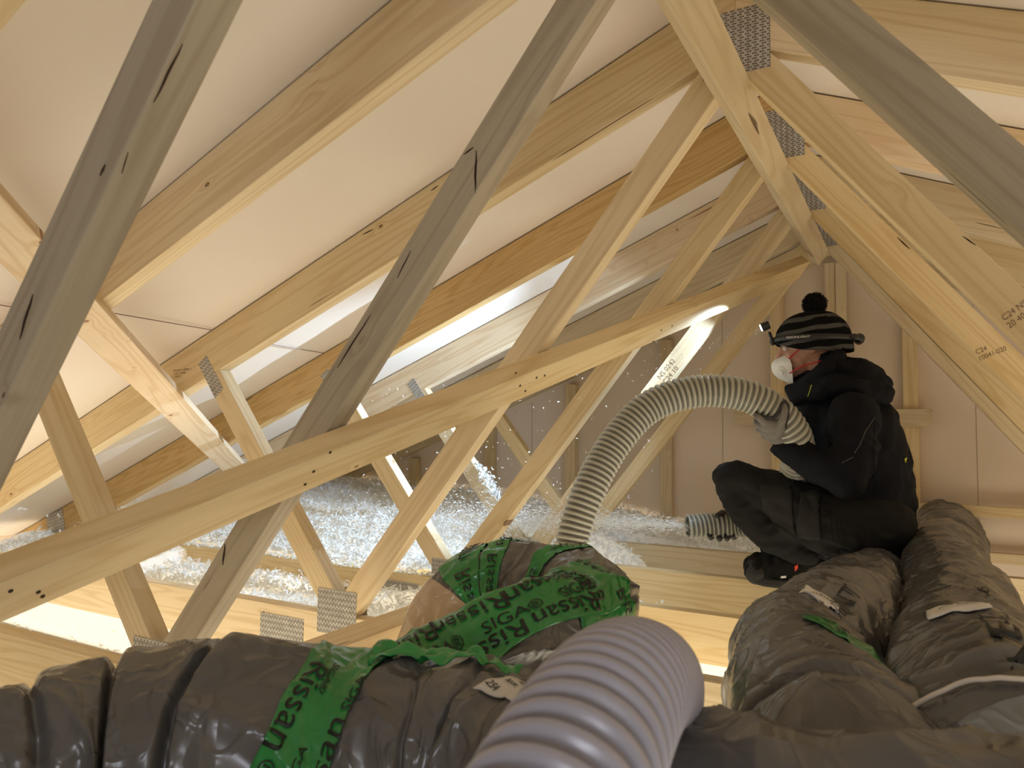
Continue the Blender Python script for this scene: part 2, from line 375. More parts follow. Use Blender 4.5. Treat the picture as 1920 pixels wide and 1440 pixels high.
for k in range(-1, 5):
    y = YT(k); t = empty('roof_truss', (XR, y, ZC1), TRL[k], 'roof truss', 'pine roof trusses'); ROOTS[k] = t
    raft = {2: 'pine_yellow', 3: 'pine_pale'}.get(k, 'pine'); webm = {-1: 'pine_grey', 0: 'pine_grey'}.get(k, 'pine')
    D = (0, TH, 0)
    for s in (-1, 1):
        pts = mir([(XR, zt(XR)), (XR-4.34, zt(XR-4.34)), (XR-3.96, zb(XR-3.96)), (XR, zb(XR))], s)
        RAF[k, s] = prism('rafter', P3(pts, y), D, M[raft if s < 0 else ('pine' if k != 2 else 'pine_pale')], (s, 0, -SL), t)
        ax, az = xz_meet(Lmain); rz = zz_ridge(Rmain)
        xc = -1.512; zc = -.518
        pts = [(xc, zc), (ax, az), (XR-.0005, zb(XR)), (XR-.0005, rz), (Rmain(ZC1), ZC1), (xc+.0005, ZC1)]
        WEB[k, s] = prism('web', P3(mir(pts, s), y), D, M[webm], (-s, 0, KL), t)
        bx, bz = xz_meet(Lsh); cx, cz = xz_meet(Rsh)
        pts = [(bx, bz), (cx, cz), (xc-.0005, zc), (xc-.0005, ZC1), (Lsh(ZC1), ZC1)]
        SWEB[k, s] = prism('web', P3(mir(pts, s), y), D, M['pine'], (-s, 0, -1.25), t)
        m1 = -1 if s > 0 else 1
        fx = lambda x: x if s < 0 else 2*XR-x
        for yy in (y, y+TH+.0012):
            if yy > y and s > 0: continue
            nail_plate(fx(-1.520), -.493-.066, .152, .132, 0, yy, t, 1)
            nail_plate(fx(-2.117), .164, .150, .050, R(-52.5)*m1, yy, t)
            nail_plate(fx(-1.745), -.592-.055, .186, .098, 0, yy, t, 1)
            nail_plate(fx(-4.07), -.545, .16, .125, R(-16)*-m1, yy, t, 1)
    prism('bottom_chord', P3([(XR-3.54, ZC1), (XR+3.54, ZC1), (XR+3.90, ZC0), (XR-3.90, ZC0)], y), D, M['pine'], (1, 0, 0), t)
    nail_plate(XR+.0, .905, .154, .155, R(0), y, t, 0)
# ------------------------------------------------------------------ braces
NW = Vector((math.sin(R(51.7)), 0, -math.cos(R(51.7))))       # out of the webs' underside
b0 = Vector((-1.118, .557, -.224)); b1 = Vector((-.344, 3.429, .767)); bd = (b1-b0).normalized()
wdir = bd.cross(NW).normalized()
if wdir.z > 0: wdir = -wdir
A0 = b0 - bd*.62; A1 = b1 - bd*.11
br = beam('wind_brace', A0, A1, wdir, .094, -NW, .048, M['pine_grey'])
br.data.materials.clear(); br.data.materials.append(M['pine'])
tag(br, 'long diagonal pine brace rising from lower left to the far ridge across the webs', 'brace')
q = Vector((-.314, -.5, .812)); uz = Vector((math.cos(R(51.7)), 0, math.sin(R(51.7))))
pu = beam('ridge_brace', q, q+Vector((0, 4.04, 0)), -uz, .073, -NW, .046, M['pine'])
tag(pu, 'pine board running along under the ridge below the nail plates', 'brace')
NR = Vector((math.sin(math.atan(SL)), 0, -math.cos(math.atan(SL))))
r0 = Vector((-1.44, .682, .411)); r1 = Vector((-2.57, 2.098, -.056)); rd = (r1-r0).normalized()
rw = rd.cross(NR).normalized()
if rw.x > 0: rw = -rw
rb = beam('roof_brace', r0-rd*.75, r0+rd*2.72, rw, .100, -NR, .034, M['pine_pale'])
rb.data.materials.clear(); rb.data.materials.append(M['pine_pale'])
tag(rb, 'pale knotty board nailed diagonally under the left rafters, its foot in the wool', 'brace')
cb = beam('chord_brace', (-1.305, .75, ZC1+.001), (-1.305, 2.2, ZC1+.001), (1, 0, 0), .11, (0, 0, 1), .042, M['pine'])
tag(cb, 'short board lying on the bottom chords between the two grey ducts and nail plates', 'board')

# ================================================================== ducts and hoses
def catmull(P, n):
    P = [np.array(p, float) for p in P]; P = [2*P[0]-P[1]] + P + [2*P[-1]-P[-2]]
    out = []
    m = len(P)-3
    for i in range(n+1):
        t = i/n*m; k = min(int(t), m-1); t -= k
        p0, p1, p2, p3 = P[k:k+4]
        out.append(.5*((2*p1)+(-p0+p2)*t+(2*p0-5*p1+4*p2-p3)*t*t+(-p0+3*p1-3*p2+p3)*t**3))
    return np.array(out)
class Tube:
    """centre line with radii; pos(s, th, off): s arc length, th angle (90 deg = up side)"""
    def __init__(self, pts, rad, upfix=True, n=400, disp=None, squash=None):
        C = catmull([tuple(p)+(r,) for p, r in zip(pts, rad)], n)
        self.C, self.r = C[:, :3], C[:, 3]
        d = np.linalg.norm(np.diff(self.C, axis=0), axis=1); self.s = np.concatenate([[0], np.cumsum(d)]); self.L = self.s[-1]
        T = np.gradient(self.C, axis=0); T /= np.linalg.norm(T, axis=1)[:, None]
        A = np.zeros_like(T); B = np.zeros_like(T)
        a = np.cross(T[0], [0, 0, 1.]); a = a/np.linalg.norm(a) if np.linalg.norm(a) > .05 else np.array([1., 0, 0])
        for i in range(len(T)):
            if upfix: a = np.cross(T[i], [0, 0, 1.])
            a = a - T[i]*(a@T[i]); a /= np.linalg.norm(a); A[i] = a; B[i] = np.cross(a, T[i])
        self.T, self.A, self.B = T, A, B; self.disp = disp
    def pos(self, s, th, off=0.):
        s = min(max(s, 0), self.L); f = lambda Q: np.array([np.interp(s, self.s, Q[:, j]) for j in range(3)])
        c, a, b = f(self.C), f(self.A), f(self.B); r = np.interp(s, self.s, self.r)
        if self.disp: off = off + self.disp(s, th)
        return c + (a*math.cos(th)+b*math.sin(th))*(r+off)
    def mesh(self, name, mat, parent=None, nu=400, nv=72, s0=0, s1=None, caps=True, rib=None):
        s1 = self.L if s1 is None else s1
        S = np.linspace(s0, s1, nu+1)
        I = lambda Q: np.stack([np.interp(S, self.s, Q[:, j]) for j in range(3)], 1)
        C, A, B, r = I(self.C), I(self.A), I(self.B), np.interp(S, self.s, self.r)
        TH_ = np.linspace(0, 2*PI, nv, endpoint=False)
        off = np.zeros((nu+1, nv)); ribv = None
        if self.disp:
            for i, s in enumerate(S):
                for j, t in enumerate(TH_): off[i, j] = self.disp(s, t)
        if rib:
            pitch, amp = rib
            ph = (S[:, None]/pitch + TH_[None, :]/(2*PI)) % 1.0
            w = np.clip(.5+.75*np.cos(2*PI*ph), 0, 1); off += amp*(w-.5); ribv = w
        rr = r[:, None]+off
        V = C[:, None, :] + (A[:, None, :]*np.cos(TH_)[None, :, None]+B[:, None, :]*np.sin(TH_)[None, :, None])*rr[:, :, None]
        V = V.reshape(-1, 3); i = np.arange(nu)[:, None]; j = np.arange(nv)[None, :]; j2 = (j+1) % nv
        Fc = np.stack([i*nv+j, (i+1)*nv+j+0*i, (i+1)*nv+j2, i*nv+j2], -1).reshape(-1, 4)
        if caps:
            V = np.vstack([V, C[0], C[-1]]); n0 = len(V)-2
            jj = np.arange(nv); j3 = (jj+1) % nv
            Fc = np.vstack([Fc, np.stack([jj, j3, np.full(nv, n0), np.full(nv, n0)], 1)[:, [0, 1, 2, 2]][:0]])
        o = from_np(name, V, Fc, mat, parent)
        me = o.data
        if caps:
            bm = bmesh.new(); bm.from_mesh(me); bm.verts.ensure_lookup_table(); n0 = nv*(nu+1)
            for base, c in ((0, n0), (nu*nv, n0+1)):
                for q in range(nv):
                    try: bm.faces.new((bm.verts[base+q], bm.verts[base+(q+1) % nv], bm.verts[c]))
                    except Exception: pass
            bmesh.ops.recalc_face_normals(bm, faces=bm.faces); bm.to_mesh(me); bm.free()
        if ribv is not None:
            a = me.attributes.new('rib', 'FLOAT', 'POINT'); vals = np.zeros(len(me.vertices), dtype=np.float32); vals[:ribv.size] = ribv.ravel(); a.data.foreach_set('value', vals)
        return o
    def patch(self, name, mat, parent, s_of, ns, nt_, off=.0025, rag=0., thick=True):
        """strip on the surface; s_of(a, b) -> (s, th) for a, b in 0..1"""
        V, Fc = [], []
        for i in range(ns+1):
            for j in range(nt_+1):
                s, th = s_of(i/ns, j/nt_)
                V.append(self.pos(s, th, off + rag*noise.noise(Vector((s*40, th*9, 7)))))
        for i in range(ns):
            for j in range(nt_):
                a = i*(nt_+1)+j; Fc.append((a, a+1, a+nt_+2, a+nt_+1))
        o = from_np(name, V, Fc, mat, parent)
        if thick:
            m = o.modifiers.new('thickness', 'SOLIDIFY'); m.thickness = .0012; m.offset = -1
        return o
def wr(seed, amp=.010, fs=6.0, gather=1.0, tilt=.5, grooves=()):
    def f(s, th):
        g = 0
        for (s0, dp, sw, tl) in grooves:
            q = s-s0-tl*(th-PI/2)-.012*noise.noise(Vector((th*1.6, s0*7, 1)))
            if abs(q) < .12: g += dp*(-math.exp(-(q/sw)**2)+.12*math.exp(-((q-sw*2.6)/(sw*2.2))**2))
        c, s_ = math.cos(th), math.sin(th)
        wv = .35*noise.noise(Vector((s*3, c*1.3+seed, s_*1.3)))
        a = max(0, 1-abs(noise.noise(Vector((s*fs + tilt*s_ + wv*2, c*.7+seed, s_*.7))))*2.6)
        b = max(0, 1-abs(noise.noise(Vector((s*fs*2.6+s_*1.4+wv*3, c*1.7+seed*3, s_*1.7+5))))*3.2)
        d = max(0, 1-abs(noise.noise(Vector((s*fs*1.3+th*1.2, c*3.2+seed*2, s_*3.2+2))))*3.5)
        l = noise.noise(Vector((s*2.0, c*.9+seed, s_*.9+9)))
        return amp*(gather*(a**1.5-.25) + .34*(b**1.5-.2) + .16*d**1.5 + .9*l) + g
    return f
FONTM = {}
def text_mesh(body, size):
    """triangulated text outline as numpy (verts, faces), origin at its left baseline"""
    cu = bpy.data.curves.new('txt', 'FONT'); cu.body = body; cu.size = size; cu.resolution_u = 3
    ob = bpy.data.objects.new('txt', cu); COL.objects.link(ob)
    dg = bpy.context.evaluated_depsgraph_get(); dg.update()
    me = bpy.data.meshes.new_from_object(ob.evaluated_get(dg)); bm = bmesh.new(); bm.from_mesh(me)
    bmesh.ops.triangulate(bm, faces=bm.faces)
    for _ in range(2):
        es = [e for e in bm.edges if e.calc_length() > size*.30]
        if es: bmesh.ops.subdivide_edges(bm, edges=es, cuts=1); bmesh.ops.triangulate(bm, faces=bm.faces)
    V = np.array([v.co[:2] for v in bm.verts]); Fc = np.array([[v.index for v in f.verts] for f in bm.faces])
    bm.free(); bpy.data.objects.remove(ob); bpy.data.curves.remove(cu); bpy.data.meshes.remove(me)
    return V, Fc
def text_on(name, body, size, mapf, mat, parent, bold=0.):
    V, Fc = text_mesh(body, size)
    P = [mapf(x, y) for x, y in V]
    o = from_np(name, P, Fc, mat, parent, smooth=False)
    m = o.modifiers.new('thickness', 'SOLIDIFY'); m.thickness = .0004; m.offset = 0
    return o
def flat_text(name, body, size, origin, xd, yd, mat, parent, sx=1.0):
    o3, xd, yd = Vector(origin), Vector(xd).normalized(), Vector(yd).normalized()
    return text_on(name, body, size, lambda x, y: tuple(o3+xd*x*sx+yd*y), mat, parent)

def proj(P):
    P = np.asarray(P); d = P@np.array(CF); return 960+F_PX*(P@np.array(CR))/d, 720-F_PX*(P@np.array(CU))/d, d
def find(tb, u, v, n=260, m=90, smin=0., smax=None):
    smax = tb.L if smax is None else smax
    S = np.linspace(smin, smax, n); TT = np.linspace(-PI, PI, m, endpoint=False)
    I = lambda Q: np.stack([np.interp(S, tb.s, Q[:, j]) for j in range(3)], 1)
    C, A, B, r = I(tb.C), I(tb.A), I(tb.B), np.interp(S, tb.s, tb.r)
    P = C[:, None]+(A[:, None]*np.cos(TT)[None, :, None]+B[:, None]*np.sin(TT)[None, :, None])*r[:, None, None]
    uu, vv, dd = proj(P); e = np.hypot(uu-u, vv-v)
    cost = dd + np.where(e < 14, 0, (e-14)*.05) + e*.002
    i, j = np.unravel_index(np.argmin(cost), cost.shape)
    return S[i], TT[j]
# ---- duct running to the right of the person and under him
ZD = -.437
def duct(name, pts, rad, label, seed, amp=.010, mat='foil', nu=420, nv=96, gather=1.0, upfix=True, folds=()):
    tb = Tube(pts, rad, upfix=upfix)
    tb.disp = wr(seed, amp, gather=gather, grooves=[(find(tb, u, v)[0], dp, sw, tl) for u, v, dp, sw, tl in folds])
    ro = empty(name, tb.C[0], label, 'duct', 'grey wrapped ventilation ducts')
    tb.mesh('duct_wrap', M[mat], ro, nu=nu, nv=nv)
    return tb, ro
d1p = [(-.215, 3.35, -.455), (-.215, 3.0, -.48), tuple(atZ(1650, 1065, -.505)), tuple(atZ(1588, 1150, ZD)), tuple(atZ(1508, 1240, ZD)), tuple(atZ(1520, 1335, ZD)), tuple(atZ(1590, 1430, ZD)), tuple(atZ(1640, 1530, -.47))]
T1, R1 = duct('ventilation_duct', d1p, [.10, .085, .082, .120, .123, .123, .126, .13], 'grey wrapped duct the crouching person sits on', 1.3, .012, folds=((1545, 1120, .014, .006, .02), (1560, 1210, .012, .006, .02), (1470, 1290, .020, .007, .03), (1600, 1160, .010, .005, -.01), (1640, 1100, .008, .005, 0)))
d2p = [(.13, 4.12, -.455), (.125, 3.5, ZD), tuple(atZ(1770, 1065, ZD)), tuple(atZ(1797, 1145, ZD)), tuple(atZ(1815, 1225, ZD)), tuple(atZ(1848, 1320, -.43)), tuple(atZ(1892, 1420, -.43)), tuple(atZ(1950, 1530, -.45))]
T2, R2 = duct('ventilation_duct', d2p, [.125, .125, .122, .122, .125, .148, .148, .145], 'grey wrapped duct at the right edge with a white cord round it', 4.7, .012, folds=((1760, 1090, .012, .006, .01), (1790, 1190, .014, .006, .0), (1800, 1240, .020, .007, .01), (1770, 1040, .008, .005, .0), (1770, 1285, .022, .007, .01)))
d3p = [tuple(at(-300, 1600, .80)), tuple(at(0, 1512, .88)), tuple(at(210, 1448, .95)), tuple(at(430, 1420, .98)), tuple(at(650, 1438, 1.0)), tuple(at(900, 1445, .97)), tuple(at(1100, 1515, .84)), tuple(at(1300, 1572, .72)), tuple(at(1600, 1605, .64)), tuple(at(2000, 1650, .58))]
T3, R3 = duct('ventilation_duct', d3p, [.13, .13, .14, .145, .142, .135, .122, .11, .10, .10], 'grey wrapped duct across the bottom foreground with a band of green tape', 8.1, .014, nu=800, nv=120, folds=((70, 1330, .016, .007, .01), (195, 1270, .026, .006, -.004), (392, 1230, .028, .006, .02), (840, 1330, .010, .007, .01), (760, 1300, .006, .005, -.01)))
d5p = [tuple(at(u, v, d)) for u, v, d in ((640, 1400, 1.26), (740, 1330, 1.27), (860, 1262, 1.30), (975, 1205, 1.34), (1070, 1168, 1.44), (1108, 1140, 1.58), (1070, 1112, 1.72), (980, 1102, 1.80), (890, 1122, 1.82), (845, 1190, 1.78), (835, 1280, 1.72), (850, 1380, 1.68))]
T5, R5 = duct('ventilation_duct', d5p, [.10, .10, .096, .092, .096, .10, .105, .108, .11, .112, .115, .115], 'coiled grey duct wrapped in crumpled green tape in the middle', 12.9, .012, nu=560, nv=96, upfix=False)
def tube_text(name, tb, body, size, u, v, ang, mat, parent, off=.0045, center=True, sx=1., smin=0, smax=None, rag=.006):
    s0, t0 = find(tb, u, v, smin=smin, smax=smax); r = np.interp(s0, tb.s, tb.r); ca, sa = math.cos(R(ang)), math.sin(R(ang))
    w = len(body)*size*.30*sx if center else 0
    def mp(x, y):
        x = x*sx - w; y = y - size*.35
        s, t = s0+x*ca-y*sa, t0+(x*sa+y*ca)/r
        return tb.pos(s, t, off + rag*noise.noise(Vector((s*40, t*9, 7))))
    return text_on(name, body, size, mp, mat, parent)
def unw(t, ref):
    while t-ref > PI: t -= 2*PI
    while t-ref < -PI: t += 2*PI
    return t

# green tape band round the foreground duct
sL1, _ = find(T3, 575, 1235); sL2, _ = find(T3, 482, 1425); sR1, _ = find(T3, 700, 1255); sR2, _ = find(T3, 622, 1425)
_, tt1 = find(T3, 600, 1240); _, tt2 = find(T3, 560, 1425)
def band3(a, b):
    th = R(140) + (R(-75)-R(140))*a; q = (th-tt1)/(tt2-tt1)
    l = sL1+(sL2-sL1)*q + .004*noise.noise(Vector((a*9, 1, 2))); r = sR1+(sR2-sR1)*q + .004*noise.noise(Vector((a*9, 5, 2)))
    return l+(r-l)*b, th
TP3 = T3.patch('green_tape', M['tape'], R3, band3, 110, 40, off=.003, rag=.002)
for body, size, u, v, ang in (('Rissan', .052, 545, 1350, -107), ('\u00ae', .03, 503, 1437, -107), ('SIGA\u00ae', .022, 618, 1275, -107), ('Rissan', .052, 612, 1400, 72),
                              ('SIGA', .024, 665, 1305, 72), ('SIGA', .022, 556, 1436, 72)):
    tube_text('printed_word', T3, body, size, u, v, ang, M['ink'], TP3, off=.0065, rag=.002)
# loose fold of tape lying over the top of the foreground duct
def flap(a, b):
    s0, t0 = find(T3, 700, 1250); s1, t1 = find(T3, 920, 1275)
    return s0-.01+(s1-s0+.03)*a, t0+.25+(t1-t0)*a+(b-.5)*(.40-.32*a)
T3.patch('green_tape', M['tape'], R3, flap, 50, 14, off=.010, rag=.012)
# paper label
sl, tl = find(T3, 955, 1290)
lab = T3.patch('paper_label', M['label'], R3, lambda a, b: (sl-.045+.10*a+.02*b, tl+.02+(b-.5)*.40), 16, 8, off=.003)
for i, (bd_, sz) in enumerate((('INSTALL', .012), ('sonorex', .009), ('art. 2405', .009))):
    pass
for i, du in enumerate((930, 968, 990)):
    tube_text('printed_word', T3, ('254', 'Art.nr.', '12:07')[i], .016-.004*(i > 0), du, 1288-6*i, -14, M['ink'], lab, off=.0058, rag=0)
# crumpled green tape on the coil
s0, t0 = find(T5, 800, 1240); s1, t1 = find(T5, 1110, 1075); t1 = unw(t1, t0)
def stripA(a, b):
    s = s0-.05+(s1-s0+.10)*a; th = t0+(t1-t0)*a
    return s, th+(b-.45)*(1.35+.25*math.sin(a*9))
TP5 = T5.patch('green_tape', M['tape'], R5, stripA, 110, 26, off=.006, rag=.002)
L5 = T5.L
def strip_text(tb, fn, body, size, a, b, ang, parent, da, db, off=.010, rag=.002):
    """word centred at strip coordinates a, b; da/db: strip units per metre"""
    V, Fc = text_mesh(body, size); w = (V[:, 0].max()+V[:, 0].min())/2; c, s_ = math.cos(R(ang)), math.sin(R(ang)); P = []
    for x, y in V:
        x -= w; y -= size*.35
        s, t = fn(a+(x*c-y*s_)*da, b+(x*s_+y*c)*db); P.append(tb.pos(s, t, off+rag*noise.noise(Vector((s*40, t*9, 7)))))
    o = from_np('printed_word', P, Fc, M['ink'], parent, smooth=False)
    m = o.modifiers.new('thickness', 'SOLIDIFY'); m.thickness = .0004; m.offset = 0
dA = 1/abs(s1-s0+.10); dB = 1/(1.35*.095)
for k_, a in enumerate((.06, .34, .62)):
    strip_text(T5, stripA, 'Rissan', .050, a, .72, 180, TP5, dA, dB)
    strip_text(T5, stripA, 'SIGA\u00ae', .030, a+.13, .42, 0, TP5, dA, dB)
    strip_text(T5, stripA, 'Rissan', .045, a+.02, .17, 180, TP5, dA, dB)
def ringband(tb, s, t, w, tlt, a0, a1):
    return lambda a, b: (s + (b-.5)*w + tlt*(a-.5) + .006*noise.noise(Vector((a*5, b*2, s*9))), t+a0+(a1-a0)*a)
for (u, v, w, tl_, smn, smx, wd, sz, row) in ((1140, 1120, .17, .03, .3, .62, 'Rissan', .045, 2), (1010, 1062, .055, .05, .5, 1, 'SIGA\u00ae', .030, 1), (925, 1045, .060, .05, .55, 1, 'Rissan', .045, 1), (868, 1075, .070, .05, .55, 1, 'Rissan', .048, 1)):
    s5, t5 = find(T5, u, v, smin=L5*smn, smax=L5*smx)
    fb = ringband(T5, s5, t5, w, tl_, -1.7, 1.6)
    tq = T5.patch('green_tape', M['tape'], R5, fb, 60, 16, off=.004, rag=.004)
    for k_ in range(2):
        for r_ in range(row):
            strip_text(T5, fb, wd, sz, .25+.42*k_+.12*r_, .5 if row == 1 else .28+.44*r_, 0 if r_ == 0 else 180, tq, 1/(3.3*.105), 1/w, off=.0085, rag=.004)
# clear plastic covered beige end of the coil
o = T5.mesh('clear_wrapped_sleeve', M['foil_clear'], R5, nu=120, nv=96, s0=find(T5, 860, 1075, smin=L5*.55)[0]+.04, s1=L5, caps=False)
o.data.vertices.foreach_set('co', np.array([tuple(v.co+v.normal*.003) for v in o.data.vertices], dtype=np.float32).ravel())
# ducts at the right: green tape peeking out, labels, print, cord
def band1(a, b):
    th = R(112)+(R(-20)-R(112))*a
    sa, ta = find(T1, 1520, 1170)
    return sa + .02*a + .035*(a**1.3)*1.2 + (b-.5)*.035, th
sa, ta = find(T1, 1520, 1168); sb, tb_ = find(T1, 1640, 1225)
tb_ = unw(tb_, ta)
tp1 = T1.patch('green_tape', M['tape'], R1, lambda a, b: (sa-.004+(sb-sa)*(a*1.25-.12)+(b-.5)*.085*min(1, a*4+.2), ta+(tb_-ta)*(a*1.25-.12)), 40, 6, off=.005, rag=.003)
tube_text('printed_word', T1, 'SIGA', .03, 1560, 1174, -80, M['ink'], tp1, off=.009, sx=.6)
sa2, ta2 = find(T1, 1535, 1112)
lb = T1.patch('paper_label', M['label'], R1, lambda a, b: (sa2+(b-.5)*.095+.03*(a-.5), ta2+(a-.5)*.55), 12, 6, off=.004)
tube_text('printed_word', T1, 'stemair', .034, 1537, 1110, -90, M['ink'], lb, off=.0065, sx=.62, rag=0)
tube_text('printed_word', T1, 'VENT', .050, 1584, 1125, 180, M['ink'], R1, off=.004, sx=1.7, rag=0)
sa3, ta3 = find(T2, 1785, 1130)
lb = T2.patch('paper_label', M['label'], R2, lambda a, b: (sa3+(b-.5)*.075, ta3+(a-.5)*.62), 12, 6, off=.004)
tube_text('printed_word', T2, 'VARENR. 20466', .016, 1785, 1130, -90, M['ink'], lb, off=.0065, sx=.55, rag=0)
tube_text('printed_word', T2, 'VEC', .055, 1882, 1172, 180, M['ink'], R2, off=.004, sx=2.2, rag=0)
tube_text('printed_word', T2, '6', .04, 1848, 1092, 180, M['ink'], R2, off=.004, sx=2, rag=0)
sc_, tc_ = find(T2, 1800, 1290)
cV = [Vector(T2.pos(sc_+.06*max(t-tc_, 0), t, .008)) for t in np.linspace(tc_-2.2, tc_+2.2, 60)]
ct = Tube([tuple(v) for v in cV], [.0032]*len(cV), upfix=False, n=160); ct.mesh('cord', M['cord'], R2, nu=160, nv=8)

# ------------------------------------------------------------------ hoses
h1 = [tuple(at(1078, 1120, 2.25)), tuple(at(1070, 1030, 2.28)), tuple(at(1100, 930, 2.32)), tuple(at(1150, 835, 2.38)), tuple(at(1215, 765, 2.42)), tuple(at(1300, 735, 2.43)), tuple(at(1385, 738, 2.42)), tuple(at(1450, 768, 2.41)), tuple(at(1490, 815, 2.42)), tuple(at(1496, 862, 2.48)),
      tuple(at(1484, 905, 2.58)), tuple(at(1468, 950, 2.72)), tuple(at(1436, 980, 2.86)), tuple(at(1390, 984, 2.94)), tuple(at(1340, 984, 2.96)), tuple(at(1289, 987, 2.96))]
HT = Tube(h1, [.052]*8+[.051, .050, .049, .048, .046, .046, .046, .046], upfix=False, n=900)
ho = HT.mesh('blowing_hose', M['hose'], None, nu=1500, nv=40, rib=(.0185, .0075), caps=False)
m_ = ho.modifiers.new('thickness', 'SOLIDIFY'); m_.thickness = .003; m_.offset = -1
tag(ho, 'ribbed grey suction hose arching from the coil to the gloved hand, nozzle below', 'hose')
h2 = [tuple(at(930, 1800, .36)), tuple(at(1000, 1600, .40)), tuple(at(1085, 1420, .47)), tuple(at(1150, 1310, .56)), tuple(at(1195, 1275, .66)), tuple(at(1222, 1285, .78)), tuple(at(1232, 1345, .92)), tuple(at(1232, 1440, 1.03))]
HT2 = Tube(h2, [.052]*8, upfix=False, n=900)
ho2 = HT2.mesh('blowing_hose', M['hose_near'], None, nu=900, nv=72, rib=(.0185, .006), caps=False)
tag(ho2, 'blurred ribbed hose looming large in the bottom foreground', 'hose')

# ================================================================== glass wool
def hwool(x, y):
    n = .5*noise.noise(Vector((x*3.1, y*3.3, 1.))) + .35*noise.noise(Vector((x*8, y*8, 4.))) + .25*noise.noise(Vector((x*19, y*19, 8.)))
    n *= .055
    if y > YT(2)+TH-.004:
        t = min(1, (y-2.33)/1.7); left = min(max((-x-1.2)/2.4, 0), 1)
        z = -.565 + .05*t + .10*t*left + .05*math.exp(-((x+2.3)**2)/.5-((y-3.0)**2)/.15)
        if x > -1.5: z -= (x+1.5)*.12
        if y > 3.56: z += .03
        lim = -1.12 if y < 3.5 else -.42
        if y < 2.9: lim = -1.3
        if x > lim-.25: z -= (x-lim+.25)**2*2.2
        return z+n
    t = (y-1.74)/.55
    z = -.690+.055*max(t, 0)**1.5
    if x < -3.0: z += .05
    if x > -1.45: z -= (x+1.45)*.3
    return z+n*.9
def wool_grid(x0, x1, y0, y1, nx, ny):
    V = []
    for i in range(ny+1):
        for j in range(nx+1):
            x, y = x0+(x1-x0)*j/nx, y0+(y1-y0)*i/ny
            V.append((x, y, max(min(hwool(x, y), zt(x)-.035), ZC0-.001)))
    Fc = [(i*(nx+1)+j, i*(nx+1)+j+1, (i+1)*(nx+1)+j+1, (i+1)*(nx+1)+j) for i in range(ny) for j in range(nx)]
    return np.array(V), np.array(Fc)
def flakes(P, size, spread=1.0, elong=2.6, dirs=None):
    """curled little strips at points P -> verts, faces"""
    n = len(P); rng = RNG
    if dirs is None:
        d = rng.normal(size=(n, 3)); d[:, 2] *= .9
    else: d = dirs + rng.normal(size=(n, 3))*.25
    d /= np.linalg.norm(d, axis=1)[:, None]
    e = np.cross(d, rng.normal(size=(n, 3))); e /= np.linalg.norm(e, axis=1)[:, None]; f = np.cross(d, e)
    L = size*rng.uniform(.5, 1.5, n)[:, None]; Wd = L/elong*rng.uniform(.6, 1.4, (n, 1)); curl = rng.uniform(-.6, .6, (n, 1))*L
    rows = []
    for t in (-1, -.35, .35, 1):
        c = P + d*L*t*.5 + f*curl*(1-t*t)*.7 + e*curl*.3*t; w = Wd*(1-.55*abs(t))*rng.uniform(.6, 1.3, (n, 1))
        rows += [c-e*w*.5, c+e*w*.5]
    V = np.stack(rows, 1).reshape(-1, 3); b = np.arange(n)[:, None]*8
    F = np.concatenate([b+np.array([[2*k, 2*k+1, 2*k+3, 2*k+2]]) for k in range(3)], 0)
    return V, F
def join(parts):
    V, F, o = [], [], 0
    for v, f in parts: V.append(v); F.append(f+o); o += len(v)
    return np.vstack(V), np.vstack(F)
g1 = wool_grid(-4.2, -.25, YT(2)+TH+.001, GY+.015, 200, 90)
g2 = wool_grid(-4.2, -1.25, YT(1)+TH+.001, YT(2)-.001, 150, 30)
pts = []
def scatter(n, x0, x1, y0, y1, fr, up=.012):
    for _ in range(n):
        x, y = RNG.uniform(x0, x1), RNG.uniform(y0, y1); z = hwool(x, y)
        if z < ZC0+.006 and RNG.random() > .2: continue
        onch = any(YT(k)-.01 < y < YT(k)+TH+.01 for k in (2, 3, 4)) and z < ZC1
        if onch: continue
        pts.append((x, y, min(max(z, ZC0)+abs(RNG.normal())*up, zt(x)-.02)))
scatter(26000, -4.15, -.4, 2.345, 4.06, 1); scatter(12000, -3.2, -.6, 2.345, 2.9, 1); scatter(9000, -4.1, -1.3, 1.75, 2.28, 1)
P = np.array(pts); f1 = flakes(P, .024, elong=3.0); f3 = flakes(P[::2]+[0, 0, .004], .012, elong=2.0)
# tufts creeping over the second chord's edge and bits on the plastic sheet
P2 = np.stack([RNG.uniform(-3.3, -1.35, 900), YT(2)+RNG.normal(.01, .012, 900), ZC1+np.abs(RNG.normal(0, .008, 900))], 1)
f2 = flakes(P2, .016)
wv, wf = join([g1, g2, f1, f3, f2])
wo = from_np('blown_glass_wool', wv, wf, M['wool'], None, smooth=False); tag(wo, 'white blown glass wool filling the bays between the chords on the left', 'insulation', kind='stuff')
P3_ = np.stack([RNG.uniform(-3.4, -1.6, 700), 1.14+np.abs(RNG.normal(0, .22, 700)) % .53, np.full(700, ZC0+.004)], 1)
v_, f_ = flakes(P3_, .014, elong=2.0); v_[:, 2] = np.maximum(v_[:, 2], ZC0+.001)
so = from_np('wool_scraps', v_, f_, M['wool'], None, smooth=False); tag(so, 'scattered wool scraps lying on the bright plastic sheet at lower left', 'insulation', kind='stuff')
def clump(c, ax, L, r, n, label):
    c = np.array(c); ax = np.array(ax, float); ax /= np.linalg.norm(ax)
    t = RNG.uniform(-.5, .5, n); Pq = c+ax*(t*L)[:, None]+RNG.normal(size=(n, 3))*r*(1-1.2*np.abs(t))[:, None]
    v, f = flakes(Pq, .014, elong=2.2)
    tag(from_np('wool_clump', v, f, M['wool'], None, smooth=False), label, 'wool clump', 'wool clumps caught on the timber', 'stuff')
